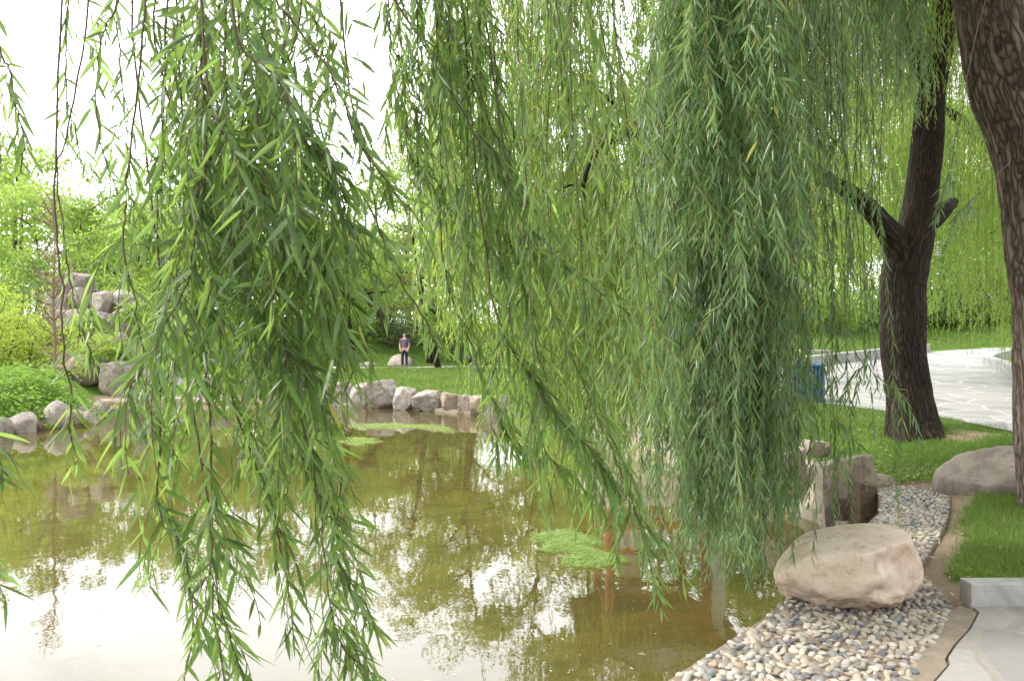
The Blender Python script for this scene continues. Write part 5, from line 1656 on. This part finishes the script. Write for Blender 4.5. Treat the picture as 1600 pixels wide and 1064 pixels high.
# algae and floating bits
def algae(name, label, outline, n, rng, h=.02, dens=1.0):
    poly = np.array(outline)
    cx = np.append(poly.mean(0), WATER)
    lo, hi = poly.min(0), poly.max(0)
    x, y = rng.uniform(lo[0], hi[0], n), rng.uniform(lo[1], hi[1], n)
    d = sdf(poly, x, y) + .10 * wav(x, y, 5, .5)
    k = (d > -.05) & (rng.random(n) < .12 + np.clip(d, -.05, 1) * 2.2 + .45 * wav(x, y, 8, 1.1))
    x, y = x[k], y[k]
    m = len(x)
    P = np.stack([x, y, WATER + rng.uniform(.002, h, m)], -1)
    a = rng.normal(.5, .7, m)
    D = np.stack([np.cos(a), np.sin(a), rng.uniform(-.05, .25, m)], -1)
    S = np.stack([-np.sin(a), np.cos(a), rng.normal(0, .5, m)], -1)
    LV = Leaves()
    LV.add(P, D, S, rng.uniform(.03, .12, m), rng.uniform(.0018, .0040, m), rng.random(m), .08)
    mb = MB()
    LV.into(mb, 'far', 0, .1)
    tag(mb.build(name, M['algae'], loc=cx), label, 'algae', 'floating algae')


M['algae'] = leaf_mat('algae', (.11, .21, .025), (.27, .39, .075), (.25, .36, .08), (.42, .58, .09), .25, .5)
ra = np.random.default_rng(61)
algae('algae_mat', 'bright green algae mat afloat in the middle of the pond', [G(*p, WATER)[:2] for p in ((828, 834), (890, 829), (938, 848), (945, 868), (985, 878), (970, 892), (905, 888), (868, 872), (832, 852))], 30000, ra)
algae('algae_mat', 'long pale yellow algae streak near the far bank', [G(*p, WATER)[:2] for p in ((528, 664), (600, 660), (690, 664), (705, 672), (640, 670), (560, 671))], 11000, ra, .012)
algae('algae_mat', 'pale yellow algae patch left of the middle, behind leaves', [G(*p, WATER)[:2] for p in ((535, 684), (570, 683), (600, 689), (560, 697), (530, 694))], 9000, ra, .012)
algae('algae_mat', 'thin algae scum close to the turn of the far bank', [G(*p, WATER)[:2] for p in ((655, 664), (700, 668), (712, 676), (680, 676))], 4000, ra, .012)


def litter():
    rng = np.random.default_rng(17)
    py = rng.uniform(655, 1075, 380)
    px = rng.uniform(-20, 1260, 380)
    Y = F * (EYE - WATER) / (py - 532)
    x = (px - 800) / F * Y
    k = sdf(POND, x, Y) > .1
    x, Y = x[k], Y[k]
    big = rng.random(len(x)) < .12
    m = len(x)
    a = rng.uniform(0, 6.28, m)
    P = np.stack([x, Y, np.full(m, WATER + .003)], -1)
    D = np.stack([np.cos(a), np.sin(a), np.zeros(m)], -1)
    S = np.stack([-np.sin(a), np.cos(a), rng.normal(0, .1, m)], -1)
    LV = Leaves()
    LV.add(P, D, S, np.where(big, rng.uniform(.03, .07, m), rng.uniform(.008, .018, m)), np.where(big, .006, .005), rng.random(m), 0)
    mb = MB()
    LV.into(mb, 'far', 0, .05)
    m_ = leaf_mat('floating_fluff', (.42, .36, .16), (.78, .76, .66), (.7, .66, .5), (.6, .6, .4), .1, .6)
    tag(mb.build('floating_leaves', m_), 'tiny fallen leaves and fluff floating on the pond', 'leaves', kind='stuff')
    # dry leaves on the bank
    A = np.array([(3.7, 10.0), (4.3, 9.8), (4.9, 9.3), (4.9, 10.1), (4.3, 11.1), (3.9, 11.4), (3.7, 11)])
    x, y = scatter(A, 420, rng)
    x2, y2 = scatter(NEARLAWN, 30, rng)
    x3, y3 = rng.uniform(2.6, 3.9, 120), rng.uniform(5.4, 8.4, 120)
    k = np.abs(sdf(NEARLAWN, x3, y3)) < .3
    x4, y4 = scatter(TREELAWN, 30, rng)
    x, y = np.concatenate([x, x2, x3[k], x4]), np.concatenate([y, y2, y3[k], y4])
    m = len(x)
    a = rng.uniform(0, 6.28, m)
    LV = Leaves()
    LV.add(np.stack([x, y, ground_z(x, y) + rng.uniform(.012, .03, m)], -1), np.stack([np.cos(a), np.sin(a), rng.normal(0, .12, m)], -1), np.stack([-np.sin(a), np.cos(a), rng.normal(0, .25, m)], -1), rng.uniform(.04, .085, m), .006, rng.random(m), 0)
    mb = MB()
    LV.into(mb, 'mid', 0, .3)
    tag(mb.build('fallen_leaves', leaf_mat('dry_leaf', (.30, .20, .09), (.55, .46, .26), (.5, .42, .28), (.4, .3, .1), .1, .7)), 'dry narrow willow leaves scattered on the bare earth of the bank', 'leaves', kind='stuff')


litter()

# ------------------------------------------------------------------ light, sky, camera
SUN_EL, SUN_AZ = 48, -98            # azimuth from +Y towards +X
w = bpy.data.worlds.new('World')
SC.world = w
w.use_nodes = True
nt = w.node_tree
nt.nodes.clear()
k = NT(nt)
sky = k.n('ShaderNodeTexSky', sky_type='NISHITA', sun_disc=False, sun_elevation=radians(SUN_EL), sun_rotation=radians(SUN_AZ), dust_density=3.0, air_density=1.0)
gen = k.n('ShaderNodeTexCoord').outputs['Generated']
cl = k.noise(k.n('ShaderNodeMapping', {'Vector': gen, 'Scale': (1.2, 1.2, 2.6)}).outputs[0], 1.6, 6, .55, .3)
cov = k.ramp(cl, [(.30, .55), (.50, .96)])
cl2 = k.noise(gen, 5.0, 5, .6)
cloud = k.mix(k.ramp(cl2, [(.35, 0), (.7, 1)]), (9.6, 9.6, 9.9), (13.0, 12.8, 12.4))
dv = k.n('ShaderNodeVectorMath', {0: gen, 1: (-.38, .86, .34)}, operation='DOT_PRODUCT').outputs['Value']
sky_boost = k.ramp(dv, [(.25, 0), (.60, .35), (.97, 1)])  # sky brightened ahead to the left, added to backlight leaves and whiten the reflection
cloud = k.mix(sky_boost, cloud, (24.0, 24.6, 25.6))
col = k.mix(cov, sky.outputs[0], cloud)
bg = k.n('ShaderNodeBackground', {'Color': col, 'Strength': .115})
ow = nt.nodes.new('ShaderNodeOutputWorld')
nt.links.new(bg.outputs[0], ow.inputs[0])

ld = bpy.data.lights.new('sun', 'SUN')
ld.energy = 2.9
ld.angle = radians(6)
ld.color = (1.0, .95, .86)
lo_ = bpy.data.objects.new('sun', ld)
COL.objects.link(lo_)
el, az = radians(SUN_EL), radians(SUN_AZ)
sd = Vector((sin(az) * cos(el), cos(az) * cos(el), sin(el)))
lo_.rotation_euler = sd.to_track_quat('Z', 'Y').to_euler()

cd = bpy.data.cameras.new('camera')
cd.sensor_width = 36
cd.lens = 36 * F / 1600
cd.clip_end = 600
cd.dof.use_dof = True
cd.dof.focus_distance = 4.2
cd.dof.aperture_fstop = 10.0
co = bpy.data.objects.new('camera', cd)
COL.objects.link(co)
co.location = (0, 0, EYE)
co.rotation_euler = (radians(90), 0, 0)
SC.camera = co
SC.view_settings.view_transform = 'Standard'
SC.view_settings.look = 'None'
SC.view_settings.gamma = 1
SC.view_settings.exposure = 0.85
SC.cycles.max_bounces = 8
SC.cycles.transparent_max_bounces = 12
SC.cycles.diffuse_bounces = 4
SC.cycles.transmission_bounces = 4
SC.cycles.glossy_bounces = 3
SC.cycles.use_denoising = True
